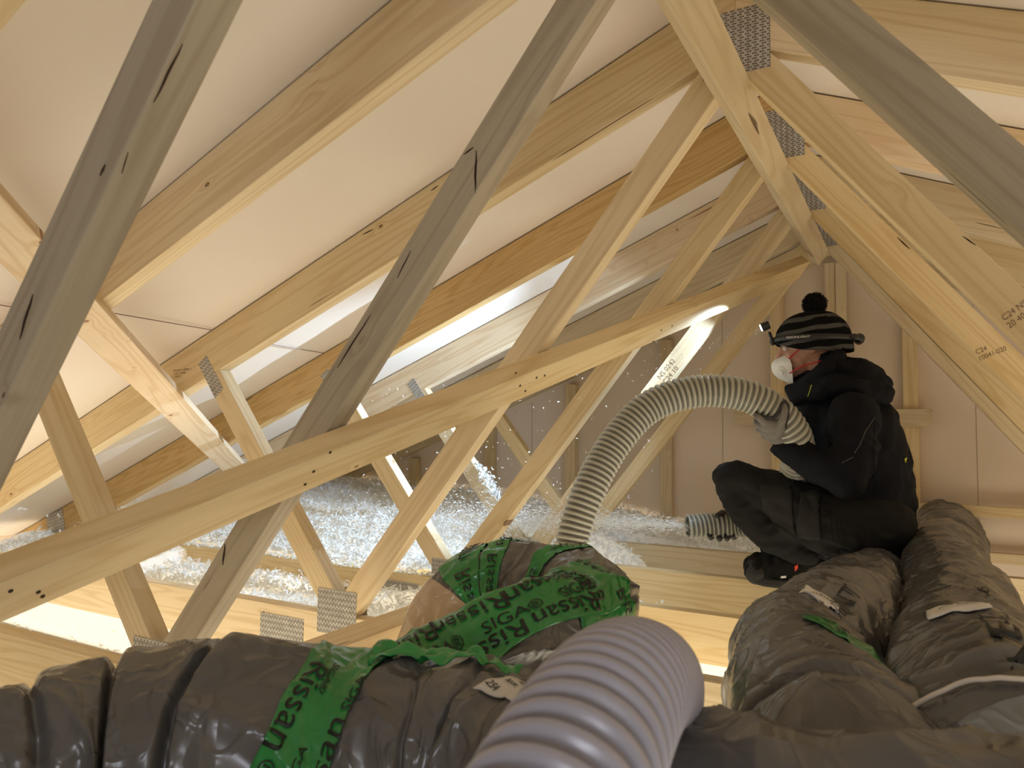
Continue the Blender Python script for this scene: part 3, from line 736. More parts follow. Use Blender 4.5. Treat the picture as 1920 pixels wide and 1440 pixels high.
clump(Vector(atY(915, 905, YT(3)+.015)), (1, 0, -1.25), .20, .017, 800, 'white wool clump caught on the slanting web in the middle')
clump(Vector(atY(815, 748, YT(3)+.03)), (1, 0, -.5), .05, .009, 160, 'small wool clump on top of the web beside the tilted nail plate')
clump(Vector(at(452, 868, 3.9)), (1, 1.1, -.45), .16, .016, 420, 'wool clump at the foot of the pale knotty roof board')
# flakes in the air and the jet from the nozzle
NZ = np.array(at(1289, 987, 2.96)); JD = np.array(at(700, 940, 3.4)) - NZ; JL = np.linalg.norm(JD); JD /= JL
n = 5200; t = RNG.random(n)**.8*JL*.95; rad = .035+.11*t
Pj = NZ + JD*t[:, None] + RNG.normal(size=(n, 3))*rad[:, None]*np.array([.6, .6, .42]) - np.array([0, 0, 1])*(t**2*.05)[:, None]
f4 = flakes(Pj, .010, elong=4.0, dirs=np.repeat(JD[None], n, 0))
n2_ = 9000; t = RNG.random(n2_)**.9*JL*.8; rad = .016+.075*t
Pk = NZ + JD*t[:, None] + RNG.normal(size=(n2_, 3))*rad[:, None]*np.array([.6, .6, .40]) - np.array([0, 0, 1])*(t**2*.05)[:, None]
f8 = flakes(Pk, .0075, elong=5.0, dirs=np.repeat(JD[None]*3, n2_, 0))
Pa = np.array([at(RNG.uniform(640, 1250), RNG.uniform(700, 960), RNG.uniform(2.4, 4.2)) for _ in range(420)])
f5 = flakes(Pa, .008, elong=2.0)
Pb = np.array([tuple(at(1425-220*t_, 618+60*t_+RNG.normal()*10*(.4+t_*2), 2.45+RNG.normal()*.05)) for t_ in RNG.random(320)**1.5])
f6 = flakes(Pb, .0024, elong=1.5)
Pc = np.array([at(RNG.uniform(20, 330), RNG.uniform(930, 1010), RNG.uniform(3.4, 4.0)) for _ in range(40)]); f7 = flakes(Pc, .03, elong=4)
v_, f_ = join([f4, f5, f6, f7, f8]); v_[:, 2] = np.minimum(v_[:, 2], 1.02-SL*np.abs(v_[:, 0]-XR)); v_[:, 1] = np.minimum(v_[:, 1], GY+.03)
fo = from_np('airborne_wool', v_, f_, M['wool'], None, smooth=False); tag(fo, 'wool flakes flying through the air from the nozzle and past the headlamp', 'insulation', kind='stuff')
# headlamp beam
HLP = atY(1424, 616, 2.74)
def spot(power, ang, blend, tg):
    hl = bpy.data.lights.new('headlamp_beam', 'SPOT'); hl.energy = power; hl.color = (.55, .75, 1.0); hl.spot_size = R(ang); hl.spot_blend = blend; hl.shadow_soft_size = .008
    o = bpy.data.objects.new('headlamp_beam', hl); COL.objects.link(o); o.location = HLP; o.rotation_euler = (tg-HLP).to_track_quat('-Z', 'Y').to_euler()
tgt = atY(700, 900, 2.45)
spot(34, 118, .35, tgt); spot(380, 62, .8, Vector((-3.6, 2.25, -.36)))

# ================================================================== the person
def organic(name, blobs, mat, parent=None, voxel=.008, smooth=8, disp=None, sub=False):
    """union of spheres/ellipsoids grown into one skin. blobs: (centre, (rx, ry, rz)[, rotation matrix])"""
    bm = bmesh.new()
    for b in blobs:
        c, r = b[0], b[1]; r = (r, r, r) if isinstance(r, (int, float)) else r
        rot = b[2] if len(b) > 2 else Matrix.Identity(3)
        m = Matrix.Translation(Vector(c)) @ rot.to_4x4() @ Matrix.Diagonal((*r, 1))
        bmesh.ops.create_icosphere(bm, subdivisions=2, radius=1, matrix=m)
    me = bpy.data.meshes.new('tmp'); bm.to_mesh(me); bm.free()
    ob = bpy.data.objects.new('tmp', me); COL.objects.link(ob)
    rm = ob.modifiers.new('r', 'REMESH'); rm.mode = 'VOXEL'; rm.voxel_size = voxel
    sm = ob.modifiers.new('s', 'SMOOTH'); sm.iterations = smooth; sm.factor = .6
    dg = bpy.context.evaluated_depsgraph_get(); dg.update()
    me2 = bpy.data.meshes.new_from_object(ob.evaluated_get(dg)); bpy.data.objects.remove(ob); bpy.data.meshes.remove(me)
    me2.name = name
    if disp:
        me2.update(); N = [v.normal.copy() for v in me2.vertices]
        for v, n in zip(me2.vertices, N): v.co += n*disp(v.co)
    return link(name, me2, mat, parent, None, True)
def chain(pts, step=.35, sc=(1, 1, 1)):
    """spheres along a limb; pts: (Vector, radius)"""
    out = []
    for (a, ra), (b, rb_) in zip(pts[:-1], pts[1:]):
        a, b = Vector(a), Vector(b); n = max(2, int((b-a).length/(min(ra, rb_)*step)))
        for i in range(n+1):
            t = i/n; r = ra+(rb_-ra)*t; out.append((a.lerp(b, t), (r*sc[0], r*sc[1], r*sc[2])))
    return out
def cloth(amp, f, seed, ax=(1, 1, 1)):
    def d(p):
        q = Vector((p.x*f*ax[0]+seed, p.y*f*ax[1], p.z*f*ax[2]))
        w = noise.noise(q*.6)*1.5
        a = 1-abs(noise.noise(q+Vector((w, w, w))))*2.2
        b = 1-abs(noise.noise(q*2.3+Vector((w, 0, 5))))*2.2
        return amp*(.7*(a-.5)+.3*(b-.5))
    return d
def A_(u, v, Y): return Vector(atY(u, v, Y))
def weave(name, col, rough=.85, scale=900, bump=.3):
    return simple(name, col, rough, bump=bump, bscale=scale, spec=.16)
MP = {'jacket': weave('navy_black_softshell', (.0045, .005, .008), .75, 500), 'trousers': weave('charcoal_work_canvas', (.015, .0145, .0135), .85, 700),
      'pocket': weave('charcoal_pocket_canvas', (.022, .021, .019), .85, 700), 'stitch': simple('pale_stitching', (.10, .09, .065), .8),
      'boot': weave('black_nubuck', (.010, .009, .008), .75, 300), 'sole': simple('black_rubber', (.016, .015, .014), .6, bump=.3, bscale=300),
      'glove': weave('grey_knit_glove', (.20, .185, .165), .9, 900), 'glove_dark': simple('black_coated_palm', (.020, .017, .017), .55),
      'mask': simple('white_respirator_felt', (.80, .79, .76), .85, bump=.2, bscale=400), 'valve': simple('white_plastic_valve', (.78, .78, .76), .35),
      'red': simple('red_strap', (.55, .02, .02), .6), 'yellow': simple('yellow_logo', (.55, .60, .02), .5), 'orange': simple('orange_boot_tab', (.80, .07, .03), .6),
      'black': simple('black_plastic', (.012, .012, .012), .4), 'eye': simple('eye_white', (.55, .50, .46), .2), 'iris': simple('dark_iris', (.03, .022, .015), .15),
      'lens': simple('lit_headlamp_lens', (.9, .95, 1), .2, emit=((.75, .87, 1.0), 30)), 'strapw': simple('white_strap_print', (.85, .85, .82), .6)}
def skin_mat():
    m, nt, b = newmat('skin'); b.inputs['Base Color'].default_value = (.50, .27, .19, 1); b.inputs['Roughness'].default_value = .5
    b.inputs['Subsurface Weight'].default_value = .12; b.inputs['Subsurface Radius'].default_value = (.01, .004, .002)
    return m
MP['skin'] = skin_mat()
def hat_mat():
    m, nt, b = newmat('striped_knit'); L = nt.links.new
    tc = node(nt, 'ShaderNodeTexCoord'); sep = node(nt, 'ShaderNodeSeparateXYZ'); L(tc.outputs['Object'], sep.inputs[0])
    nz = node(nt, 'ShaderNodeTexNoise'); nz.inputs['Scale'].default_value = 14; nz.inputs['Detail'].default_value = 0; L(tc.outputs['Object'], nz.inputs['Vector'])
    zz = math_n(nt, 'ADD', sep.outputs[2], math_n(nt, 'ADD', math_n(nt, 'MULTIPLY', sep.outputs[0], .07), math_n(nt, 'MULTIPLY', nz.outputs[0], .016)))
    fr = math_n(nt, 'FRACT', math_n(nt, 'DIVIDE', math_n(nt, 'ADD', zz, .105), .040))
    st = math_n(nt, 'LESS_THAN', fr, .40)
    # each grey stripe stops short here and there
    nz2 = node(nt, 'ShaderNodeTexNoise'); nz2.inputs['Scale'].default_value = 9; L(tc.outputs['Object'], nz2.inputs['Vector'])
    st = math_n(nt, 'MULTIPLY', st, math_n(nt, 'GREATER_THAN', nz2.outputs[0], .40))
    L(mixc(nt, st, (.006, .006, .006), (.085, .083, .078)), b.inputs['Base Color']); b.inputs['Roughness'].default_value = .95; b.inputs['Specular IOR Level'].default_value = .1
    wv_ = node(nt, 'ShaderNodeTexWave'); wv_.inputs['Scale'].default_value = 90; wv_.inputs['Distortion'].default_value = 2; L(tc.outputs['Object'], wv_.inputs['Vector'])
    bp = node(nt, 'ShaderNodeBump'); bp.inputs['Strength'].default_value = .5; bp.inputs['Distance'].default_value = .002; L(wv_.outputs[0], bp.inputs['Height']); L(bp.outputs[0], b.inputs['Normal'])
    return m
MP['hat'] = hat_mat()
def disc(name, c, n, r, h, mat, parent, seg=32, bev=.0015):
    bm = bmesh.new(); bmesh.ops.create_cone(bm, cap_ends=True, segments=seg, radius1=r, radius2=r*.92, depth=h, matrix=Vector(n).to_track_quat('Z', 'Y').to_matrix().to_4x4())
    bmesh.ops.bevel(bm, geom=[e for e in bm.edges if len(e.link_faces) == 2 and e.calc_face_angle(0) > .8], offset=bev, segments=2, affect='EDGES')
    return bm_link(name, bm, [mat], parent, Matrix.Translation(Vector(c)), False)
# --- head frame: x forward, y to the far side, z up
HO = A_(1520, 650, 2.80)
fx = Vector((-1, -.10, -.06)).normalized(); fy = Vector((0, 0, 1)).cross(fx).normalized()*-1; fz = fx.cross(fy)
if fz.z < 0: fz = -fz
HR = Matrix((fx, fy, fz)).transposed()
def H(x, y, z): return HO + HR @ Vector((x, y, z))
YN, YM, YFR = 2.66, 2.82, 3.00
# joints
hipN, kneeN, ankN = A_(1640, 985, 2.72), A_(1372, 896, 2.68), A_(1480, 1026, 2.80)
hipF, kneeF, ankF = A_(1640, 985, 2.94), A_(1400, 912, 2.98), A_(1452, 1026, 2.97)
shN, elN, wrN = A_(1606, 778, 2.64), A_(1588, 892, 2.57), A_(1474, 836, 2.585)
shF, elF, wrF = A_(1600, 790, 3.0), A_(1530, 935, 3.12), A_(1395, 990, 3.10)
pel, che, nek = A_(1630, 985, 2.83), A_(1600, 840, 2.82), A_(1558, 735, 2.81)
body = []
body += [(H(0, 0, .02), (.095, .076, .100), HR), (H(.045, 0, -.045), (.052, .056, .062), HR), (H(.060, 0, -.088), (.026, .030, .022), HR),
         (H(.070, 0, .020), (.026, .050, .022), HR), (H(.062, -.032, -.030), (.026, .022, .022), HR), (H(.062, .032, -.030), (.026, .022, .022), HR)]
body += chain([(H(.092, 0, .008), .011), (H(.114, 0, -.030), .013)]) + [(H(.104, .009, -.036), .010), (H(.104, -.009, -.036), .010), (H(.092, 0, -.062), (.012, .022, .010), HR)]
body += [(H(-.004, -.074, -.008), (.020, .010, .028), HR), (H(-.004, .074, -.008), (.020, .010, .028), HR)]
body += chain([(H(-.02, 0, -.05), .056), (nek, .058), (che, .10)], .5) + chain([(che, .13), (pel, .12)], .3)
body += chain([(shN, .05), (elN, .042), (wrN, .030)]) + chain([(shF, .05), (elF, .042), (wrF, .030)]) + chain([(shN, .06), (shF, .06)])
body += chain([(hipN, .075), (kneeN, .048), (ankN, .036)]) + chain([(hipF, .075), (kneeF, .048), (ankF, .036)])
body += [(wrN.lerp(A_(1446, 803, 2.57), .8), .030), (wrF.lerp(A_(1358, 988, 3.08), .8), .028)]
person = organic('person', body, [MP['skin']], None, .0055, 5)
tag(person, 'person in dark jacket, striped bobble hat and white mask crouching on the grey duct', 'person')
for s in (-1, 1):
    e = organic('eye', [(H(.083, s*.031, .001), .0125)], [MP['eye']], person, .0018, 1)
    ir = organic('iris', [(H(.0935, s*.0315, .001), (.0035, .0052, .0052), HR)], [MP['iris']], e, .001, 0)
    organic('eyelid', chain([(H(.083, s*.045, .004), .0055), (H(.094, s*.031, .0105), .0055), (H(.090, s*.017, .004), .005)]) , [MP['skin']], person, .0022, 2)
    organic('eyebrow', chain([(H(.080, s*.050, .022), .004), (H(.095, s*.032, .027), .005), (H(.098, s*.016, .022), .004)]), [simple('brown_hair', (.06, .035, .02), .9)], person, .002, 1)
# --- hat
def hat_low(cx): return -.022 + .040*max(cx, 0)**1.6 - .008*max(-cx, 0)
def hat_shell():
    V, Fc = [], []; nu, nv = 96, 40
    for i in range(nv+1):
        t = i/nv
        for j in range(nu):
            a = 2*PI*j/nu; cx, cy = math.cos(a), math.sin(a)
            zlow = hat_low(cx)
            el = t*PI/2; rr = math.cos(el)**.78; zz_ = math.sin(el)**.95
            bul = 1+.05*math.sin(t*PI)
            x = (.122 if cx > 0 else .134)*cx*rr*bul-.004-.012*t; y = .098*cy*rr*bul; z = zlow+(.128-zlow)*zz_
            if t < .12: x *= 1+.02*(1-t/.12); y *= 1+.03*(1-t/.12)
            n_ = .003*noise.noise(Vector((cx*4, cy*4, t*6)))
            V.append((x+n_*cx, y+n_*cy, z))
    for i in range(nv):
        for j in range(nu): Fc.append((i*nu+j, i*nu+(j+1) % nu, (i+1)*nu+(j+1) % nu, (i+1)*nu+j))
    return V, Fc
hv, hf = hat_shell()
HM = Matrix.Translation(HO) @ HR.to_4x4()
hat = from_np('bobble_hat', hv, hf, [MP['hat']], person, True, HM)
sm_ = hat.modifiers.new('thickness', 'SOLIDIFY'); sm_.thickness = .006; sm_.offset = -1
# pompom: a ball of wool threads
pc = HO + HR @ Vector((-.024, 0, .152)); nP = 3200
dP = RNG.normal(size=(nP, 3)); dP /= np.linalg.norm(dP, axis=1)[:, None]; rP = .032+.008*RNG.random(nP)
v1, f1_ = flakes(np.array(pc)+dP*rP[:, None], .012, elong=5, dirs=dP)
bmp = bmesh.new(); bmesh.ops.create_icosphere(bmp, subdivisions=3, radius=.034, matrix=Matrix.Translation(pc)); bmp.verts.ensure_lookup_table()
v2 = np.array([v.co[:] for v in bmp.verts]); f2_ = np.array([[v.index for v in f.verts] for f in bmp.faces]); bmp.free()
f2_ = np.hstack([f2_, f2_[:, 2:3]])
pm = from_np('pompom', v1, f1_, [simple('black_yarn', (.006, .006, .006), 1)], hat, False)
from_np('pompom_core', v2, f2_[:, :3], [pm.data.materials[0]], hat, True)
# --- respirator
def mask_shell():
    V, Fc = [], []; nu, nv = 60, 24
    for i in range(nv+1):
        t = i/nv
        for j in range(nu):
            a = 2*PI*j/nu; ca, sa = math.cos(a), math.sin(a)      # ca: sideways, sa: up
            R_ = math.sin(t*PI/2)**.85
            y = .060*ca*R_*(1-.22*max(sa, 0)**2); z = .044*sa*R_ if sa > 0 else .063*sa*R_
            x = .070*(1-(R_)**2.4)
            ridge = .0035*math.exp(-((R_-.62)/.05)**2)+.003*math.exp(-((R_-.88)/.04)**2)
            V.append((x+ridge+.066+.012*max(sa, 0)*R_, y, z-.066))
    for i in range(nv):
        for j in range(nu): Fc.append((i*nu+j, (i+1)*nu+j, (i+1)*nu+(j+1) % nu, i*nu+(j+1) % nu))
    return V, Fc
mv, mf_ = mask_shell()
mask = from_np('respirator_mask', mv, mf_, [MP['mask']], person, True, HM)
sm_ = mask.modifiers.new('thickness', 'SOLIDIFY'); sm_.thickness = .002; sm_.offset = 1
sN = -1 if fy.y > 0 else 1
for za, zb_ in ((-.034, -.008), (-.086, -.074)):
    organic('strap', chain([(H(.075, sN*.052, za-.008), .0030), (H(.030, sN*.078, zb_+.000), .0030), (H(-.03, sN*.085, zb_+.012), .0030)]), [MP['red']], mask, .0022, 1)
# --- jacket
TX = Matrix.Identity(3)
jb = []
jb += chain([(A_(1628, 1000, 2.83), .150), (A_(1622, 940, 2.83), .165), (A_(1614, 870, 2.82), .165), (A_(1606, 810, 2.82), .150), (A_(1592, 772, 2.82), .118)], .35, (1, 1.22, 1))
jb += chain([(A_(1600, 785, 2.66), .085), (A_(1600, 785, 2.98), .085)], .3)
jb += chain([(A_(1604, 780, 2.65), .088), (A_(1600, 850, 2.58), .075), (A_(1585, 893, 2.565), .070), (A_(1530, 868, 2.575), .062), (A_(1478, 838, 2.59), .048)], .25)
jb += chain([(shF, .085), (elF, .070), (A_(1420, 990, 3.10), .05)], .25)
jb += chain([(A_(1570, 745, 2.81), .088), (A_(1545, 722, 2.81), .078), (A_(1522, 712, 2.81), .066)], .3, (1, 1.0, .8))   # collar
jb += chain([(A_(1500, 742, 2.80), .032), (A_(1530, 775, 2.80), .075), (A_(1565, 850, 2.81), .11)], .3, (1, 1.2, 1))
jb += chain([(A_(1560, 1020, 2.76), .060), (A_(1660, 1012, 2.72), .080)], .3)
jc = cloth(.016, 6.5, 2.2)
jacket = organic('jacket', jb, [MP['jacket']], person, .0085, 5, jc)
hood = organic('hood', chain([(A_(1575, 690, 2.74), .052), (A_(1612, 697, 2.76), .060), (A_(1640, 718, 2.82), .058), (A_(1612, 697, 2.88), .060), (A_(1575, 690, 2.90), .052)], .25, (1.0, 1, .78))
               + chain([(A_(1555, 720, 2.69), .040), (A_(1600, 728, 2.68), .042), (A_(1648, 738, 2.76), .048)], .25) + chain([(A_(1560, 680, 2.76), .045), (A_(1560, 680, 2.88), .045)], .3), [MP['jacket']], jacket, .007, 4, cloth(.012, 9, 5.5))
collar = organic('collar', chain([(A_(1478, 728, 2.80), .016), (A_(1492, 752, 2.74), .020), (A_(1530, 728, 2.70), .022), (A_(1556, 690, 2.70), .024), (A_(1575, 668, 2.74), .024)], .3)
                 + chain([(A_(1478, 728, 2.80), .016), (A_(1500, 758, 2.80), .028), (A_(1520, 780, 2.80), .04)], .3)
                 + chain([(A_(1487, 740, 2.765), .018), (A_(1520, 715, 2.715), .026), (A_(1545, 700, 2.70), .028)], .3)
                 + chain([(A_(1500, 745, 2.75), .020), (A_(1545, 735, 2.68), .03)], .3)
                 + chain([(A_(1486, 731, 2.77), .020), (A_(1508, 718, 2.735), .023), (A_(1532, 702, 2.715), .025), (A_(1552, 684, 2.71), .026), (A_(1572, 668, 2.72), .026)], .3) + chain([(A_(1486, 733, 2.80), .024), (A_(1530, 718, 2.80), .06)], .3), [MP['jacket']], jacket, .006, 3)
def cuff(name, c, d, r, w, mat, parent):
    tb = Tube([tuple(Vector(c)-Vector(d)*w), tuple(Vector(c)), tuple(Vector(c)+Vector(d)*w)], [r, r*1.02, r*.97], upfix=False, n=20); return tb.mesh(name, mat, parent, nu=20, nv=32)
cuff('cuff', A_(1469, 835, 2.588), (A_(1450, 815, 2.59)-A_(1490, 848, 2.585)).normalized(), .044, .020, [MP['jacket']], jacket)
def seam_line(name, pts, r, mat, parent, obj=None):
    """thin raised line laid on the surface of obj along pixel points"""
    P = []
    dg = bpy.context.evaluated_depsgraph_get(); dg.update()
    for (a, b) in zip(pts[:-1], pts[1:]):
        for t in np.linspace(0, 1, 8, endpoint=False):
            P.append(surf_hit(obj, a[0]+(b[0]-a[0])*t, a[1]+(b[1]-a[1])*t))
    P.append(surf_hit(obj, *pts[-1])); P = [p for p in P if p is not None]
    if len(P) < 4: return
    tb = Tube([tuple(p) for p in P], [r]*len(P), upfix=False, n=len(P)*3); return tb.mesh(name, mat, parent, nu=len(P)*3, nv=6)
def surf_hit(obj, u, v, off=.0008):
    inv = WM(obj).inverted(); o_ = inv @ Vector((0, 0, 0)); d_ = (inv.to_3x3() @ Vector(ray(u, v))).normalized()
    r_ = BV(obj).ray_cast(o_, d_)
    if r_[0] is None: return None
    return WM(obj) @ (r_[0] + r_[1]*off)
from mathutils.bvhtree import BVHTree
_bv = {}
def BV(obj):
    if obj.name not in _bv:
        me = obj.data; _bv[obj.name] = BVHTree.FromPolygons([v.co.copy() for v in me.vertices], [tuple(p.vertices) for p in me.polygons])
    return _bv[obj.name]
def surf_text(name, body, size, u, v, ang, mat, parent, obj, off=.0015):
    V, Fc = text_mesh(body, size); c, s = math.cos(R(ang)), math.sin(R(ang)); P = []
    for x, y in V:
        h = surf_hit(obj, u+x*c-y*s, v-(x*s+y*c), off)
        if h is None: return None
        P.append(tuple(h))
    return from_np(name, P, Fc, mat, parent, False)
def surf_patch(name, poly, mat, parent, obj, n=8, off=.003, th=.003):
    """raised panel on obj whose outline is the pixel quad poly (4 corners)"""
    (a, b, c, d) = poly; V = []
    for i in range(n+1):
        for j in range(n+1):
            s, t = i/n, j/n
            u = (a[0]*(1-t)+b[0]*t)*(1-s)+(d[0]*(1-t)+c[0]*t)*s; v = (a[1]*(1-t)+b[1]*t)*(1-s)+(d[1]*(1-t)+c[1]*t)*s
            h = surf_hit(obj, u, v, off)
            if h is None: return None
            V.append(tuple(h))
    Fc = [(i*(n+1)+j, i*(n+1)+j+1, (i+1)*(n+1)+j+1, (i+1)*(n+1)+j) for i in range(n) for j in range(n)]
    o = from_np(name, V, Fc, mat, parent); m = o.modifiers.new('thickness', 'SOLIDIFY'); m.thickness = th; m.offset = 0; return o
seam_line('seam', [(1640, 782), (1622, 810), (1612, 835), (1602, 850)], .0011, [MP['stitch']], jacket, jacket)
seam_line('seam', [(1578, 868), (1600, 857)], .0012, [MP['stitch']], jacket, jacket)
seam_line('seam', [(1640, 780), (1638, 850), (1642, 940), (1640, 1000)], .0009, [MP['jacket']], jacket, jacket)
_o = Vector((0, 0, 0)); _inv = WM(mask).inverted(); _h = BV(mask).ray_cast(_inv @ _o, (_inv.to_3x3() @ Vector(ray(1466, 697))).normalized())
vc = WM(mask) @ _h[0]; vn = (WM(mask).to_3x3() @ _h[1]).normalized()
if vn.dot(Vector(ray(1466, 697))) > 0: vn = -vn
disc('valve_ring', vc+vn*.001, vn, .021, .008, MP['mask'], mask); disc('valve', vc+vn*.007, vn, .0125, .012, MP['valve'], mask)
surf_patch('logo', ((1633, 679), (1645, 682), (1654, 690), (1637, 688)), [MP['yellow']], hood, hood, 4, .002, .001)
seam_line('zip_pull', [(1522, 722), (1519, 732), (1515, 743)], .0016, [MP['yellow']], jacket, collar)
surf_patch('logo', ((1695, 860), (1700, 858), (1699, 861), (1697, 868)), [MP['yellow']], jacket, jacket, 3, .0015, .001)
# --- trousers
tbb = chain([(A_(1645, 985, 2.72), .120), (A_(1560, 968, 2.70), .105), (A_(1475, 932, 2.69), .088), (A_(1382, 898, 2.68), .070), (A_(1368, 898, 2.68), .066)], .25, (1, 1, .92))
tbb += chain([(A_(1369, 903, 2.68), .064), (A_(1402, 955, 2.70), .070), (A_(1450, 1003, 2.75), .068), (A_(1492, 1032, 2.80), .056), (A_(1512, 1040, 2.82), .050)], .25)
tbb += chain([(A_(1560, 1010, 2.74), .070), (A_(1480, 975, 2.71), .060)], .25)
tbb += chain([(hipF, .115), (A_(1480, 945, 2.96), .09), (A_(1400, 915, 2.98), .066)], .25) + chain([(A_(1400, 915, 2.98), .062), (A_(1440, 985, 2.98), .062), (A_(1463, 1050, 2.97), .055)], .25)
trousers = organic('work_trousers', tbb, [MP['trousers']], person, .0075, 4, cloth(.012, 9, 7.1, (1, 1, 1.3)))
pk = surf_patch('thigh_pocket', ((1424, 908), (1484, 912), (1490, 1000), (1432, 965)), [MP['pocket']], trousers, trousers, 10, .004, .006)
pk2 = surf_patch('holster_pocket', ((1500, 925), (1534, 925), (1542, 1008), (1497, 1004)), [MP['pocket']], trousers, trousers, 10, .012, .014)
for pts in ([(1424, 922), (1484, 925)], [(1500, 932), (1534, 932), (1540, 1006)], [(1400, 862), (1395, 880), (1410, 905), (1432, 930)], [(1432, 966), (1470, 990), (1500, 1022), (1540, 1040), (1590, 1045)]):
    seam_line('seam', pts, .0010, [MP['stitch'] if False else MP['pocket']], trousers, trousers)
for pts in ([(1554, 960), (1560, 1015)], [(1562, 960), (1570, 1010)], [(1574, 975), (1580, 1008)]):
    seam_line('zip', pts, .002, [MP['pocket']], trousers, trousers)
# --- boots
def make_boot(xt, xh, y):
    L_ = xh-xt; z0 = ZC1+.022
    pr = [(0.07, .052, .038, .042), (.15, .068, .045, .048), (.28, .080, .048, .050), (.42, .098, .048, .048), (.56, .122, .048, .045), (.72, .13, .05, .045), (.88, .10, .048, .042)]
    bl = [((xt+L_*t, y, z0+h*.5), (L_*.11, w, h*.62)) for t, h, _, w in pr]
    bl += [((xt+L_*t, y, z0+h*.2), (L_*.11, w, h*.35)) for t, h, _, w in pr]
    bl += chain([((xt+L_*.74, y, z0+.06), .048), ((xt+L_*.76, y, z0+.135), .050)], .3)
    b = organic('work_boot', bl, [MP['boot']], person, .005, 12, cloth(.003, 30, 3))
    # sole: outline prism with tread
    n = 40; out = []
    for i in range(n):
        a = 2*PI*i/n; c, s = math.cos(a), math.sin(a)
        t = .5+.5*c; w = .050*(abs(s)**.6)*(1 if s > 0 else -1)*(1.0 if t < .45 else .84)
        out.append((xt-.006+(L_+.012)*t, y+w))
    bm = bmesh.new(); zl = [ZC1+.0005, ZC1+.010, ZC1+.024, ZC1+.030]; sc_l = [.94, 1.0, 1.0, .95]; rows = []
    for z, sc in zip(zl, sc_l):
        rows.append([bm.verts.new((xt+L_/2+(x-xt-L_/2)*sc, y+(yy-y)*sc, z+(.014*max(0, .18-(x-xt)/L_)/.18 if z < ZC1+.02 else .010*max(0, .18-(x-xt)/L_)/.18))) for x, yy in out])
    for a, b_ in zip(rows[:-1], rows[1:]):
        for i in range(n): bm.faces.new((a[i], a[(i+1) % n], b_[(i+1) % n], b_[i]))
    bm.faces.new(rows[0][::-1]); bm.faces.new(rows[-1])
    so_ = bm_link('sole', bm, [MP['sole']], b)
    organic('toe_cap', [((xt+L_*.10, y, z0+.018), (.038, .048, .046)), ((xt+L_*.17, y, z0+.020), (.042, .0505, .050))], [MP['sole']], b, .004, 8)
    for i in range(4):
        xx = xt+L_*(.36+.075*i); zz = z0+.085+.012*i
        organic('lace', chain([((xx, y-.03, zz-.002), .0035), ((xx+.006, y, zz+.012), .0035), ((xx, y+.03, zz-.002), .0035)]), [MP['black']], b, .0025, 0)
    return b
xN = A_(1400, 1075, 2.83).x
b1_ = make_boot(xN, xN+.295, 2.838)
b2_ = make_boot(xN-.030, xN+.265, 2.965)
surf_patch('pull_tab', ((1489, 1060), (1497, 1057), (1496, 1065), (1490, 1071)), [MP['orange']], b1_, b1_, 4, .004, .002)
surf_patch('boot_label', ((1464, 1080), (1474, 1079), (1474, 1083), (1464, 1084)), [MP['strapw']], b1_, b1_, 3, .0015, .001)
# --- gloves
def finger(pts, r0=.0125, r1=.0105): 
    n = len(pts); return chain([(p, r0+(r1-r0)*i/(n-1)) for i, p in enumerate(pts)], .35)
dN = 2.345
g = [(at(1449, 807, 2.385), (.040, .026, .034)), (at(1441, 797, 2.375), (.030, .020, .026)), (at(1460, 800, 2.365), (.022, .018, .030)), (at(1462, 818, 2.42), .030)] + chain([(A_(1462, 826, 2.575), .032), (A_(1452, 812, 2.55), .030)])
g += finger([at(1438, 795, 2.37), at(1422, 783, 2.37), at(1413, 771, 2.42), at(1418, 757, 2.48)])            # index
g += finger([at(1432, 802, 2.38), at(1420, 795, 2.40), at(1419, 788, 2.46), at(1432, 780, 2.52)])
g += finger([at(1434, 811, 2.39), at(1424, 806, 2.42), at(1428, 800, 2.48), at(1445, 795, 2.53)])
g += finger([at(1440, 820, 2.40), at(1433, 817, 2.44), at(1440, 812, 2.49), at(1455, 806, 2.53)], .0115, .010)
g += finger([at(1458, 806, 2.365), at(1467, 788, 2.345), at(1471, 770, 2.345), at(1469, 757, 2.36)], .0145, .0115)   # thumb
glove = organic('glove', g, [MP['glove']], person, .0032, 3)
seamp = lambda P, r, nm='palm_coating': organic(nm, chain([(p, r) for p in P], .4), [MP['glove_dark']], glove, .0028, 1)
seamp([at(1411, 768, 2.405), at(1424, 779, 2.372), at(1440, 784, 2.362), at(1454, 782, 2.352), at(1462, 770, 2.345), at(1466, 757, 2.350), at(1472, 752, 2.352), at(1478, 762, 2.350), at(1477, 780, 2.352), at(1471, 802, 2.365)], .0058)
g2_ = [(A_(1368, 992, 3.085), (.036, .020, .034)), (A_(1352, 988, 3.085), (.030, .018, .034))] + chain([(A_(1395, 992, 3.10), .032), (A_(1372, 992, 3.09), .030)])
for k, (u1, v1) in enumerate(((1331, 1003), (1347, 1006), (1361, 1005), (1374, 1002))):
    g2_ += finger([at(u1+8, 985, 3.07), at(u1+5, 1006, 3.05), at(u1+2, v1+6, 2.99), at(u1, v1+2, 2.925)], .0115, .0100)
g2_ += finger([at(1366, 975, 3.04), at(1362, 962, 3.0), at(1354, 961, 2.94), at(1345, 967, 2.90)], .0135, .0115)
glove2 = organic('glove', g2_, [MP['glove_dark']], person, .0032, 2)
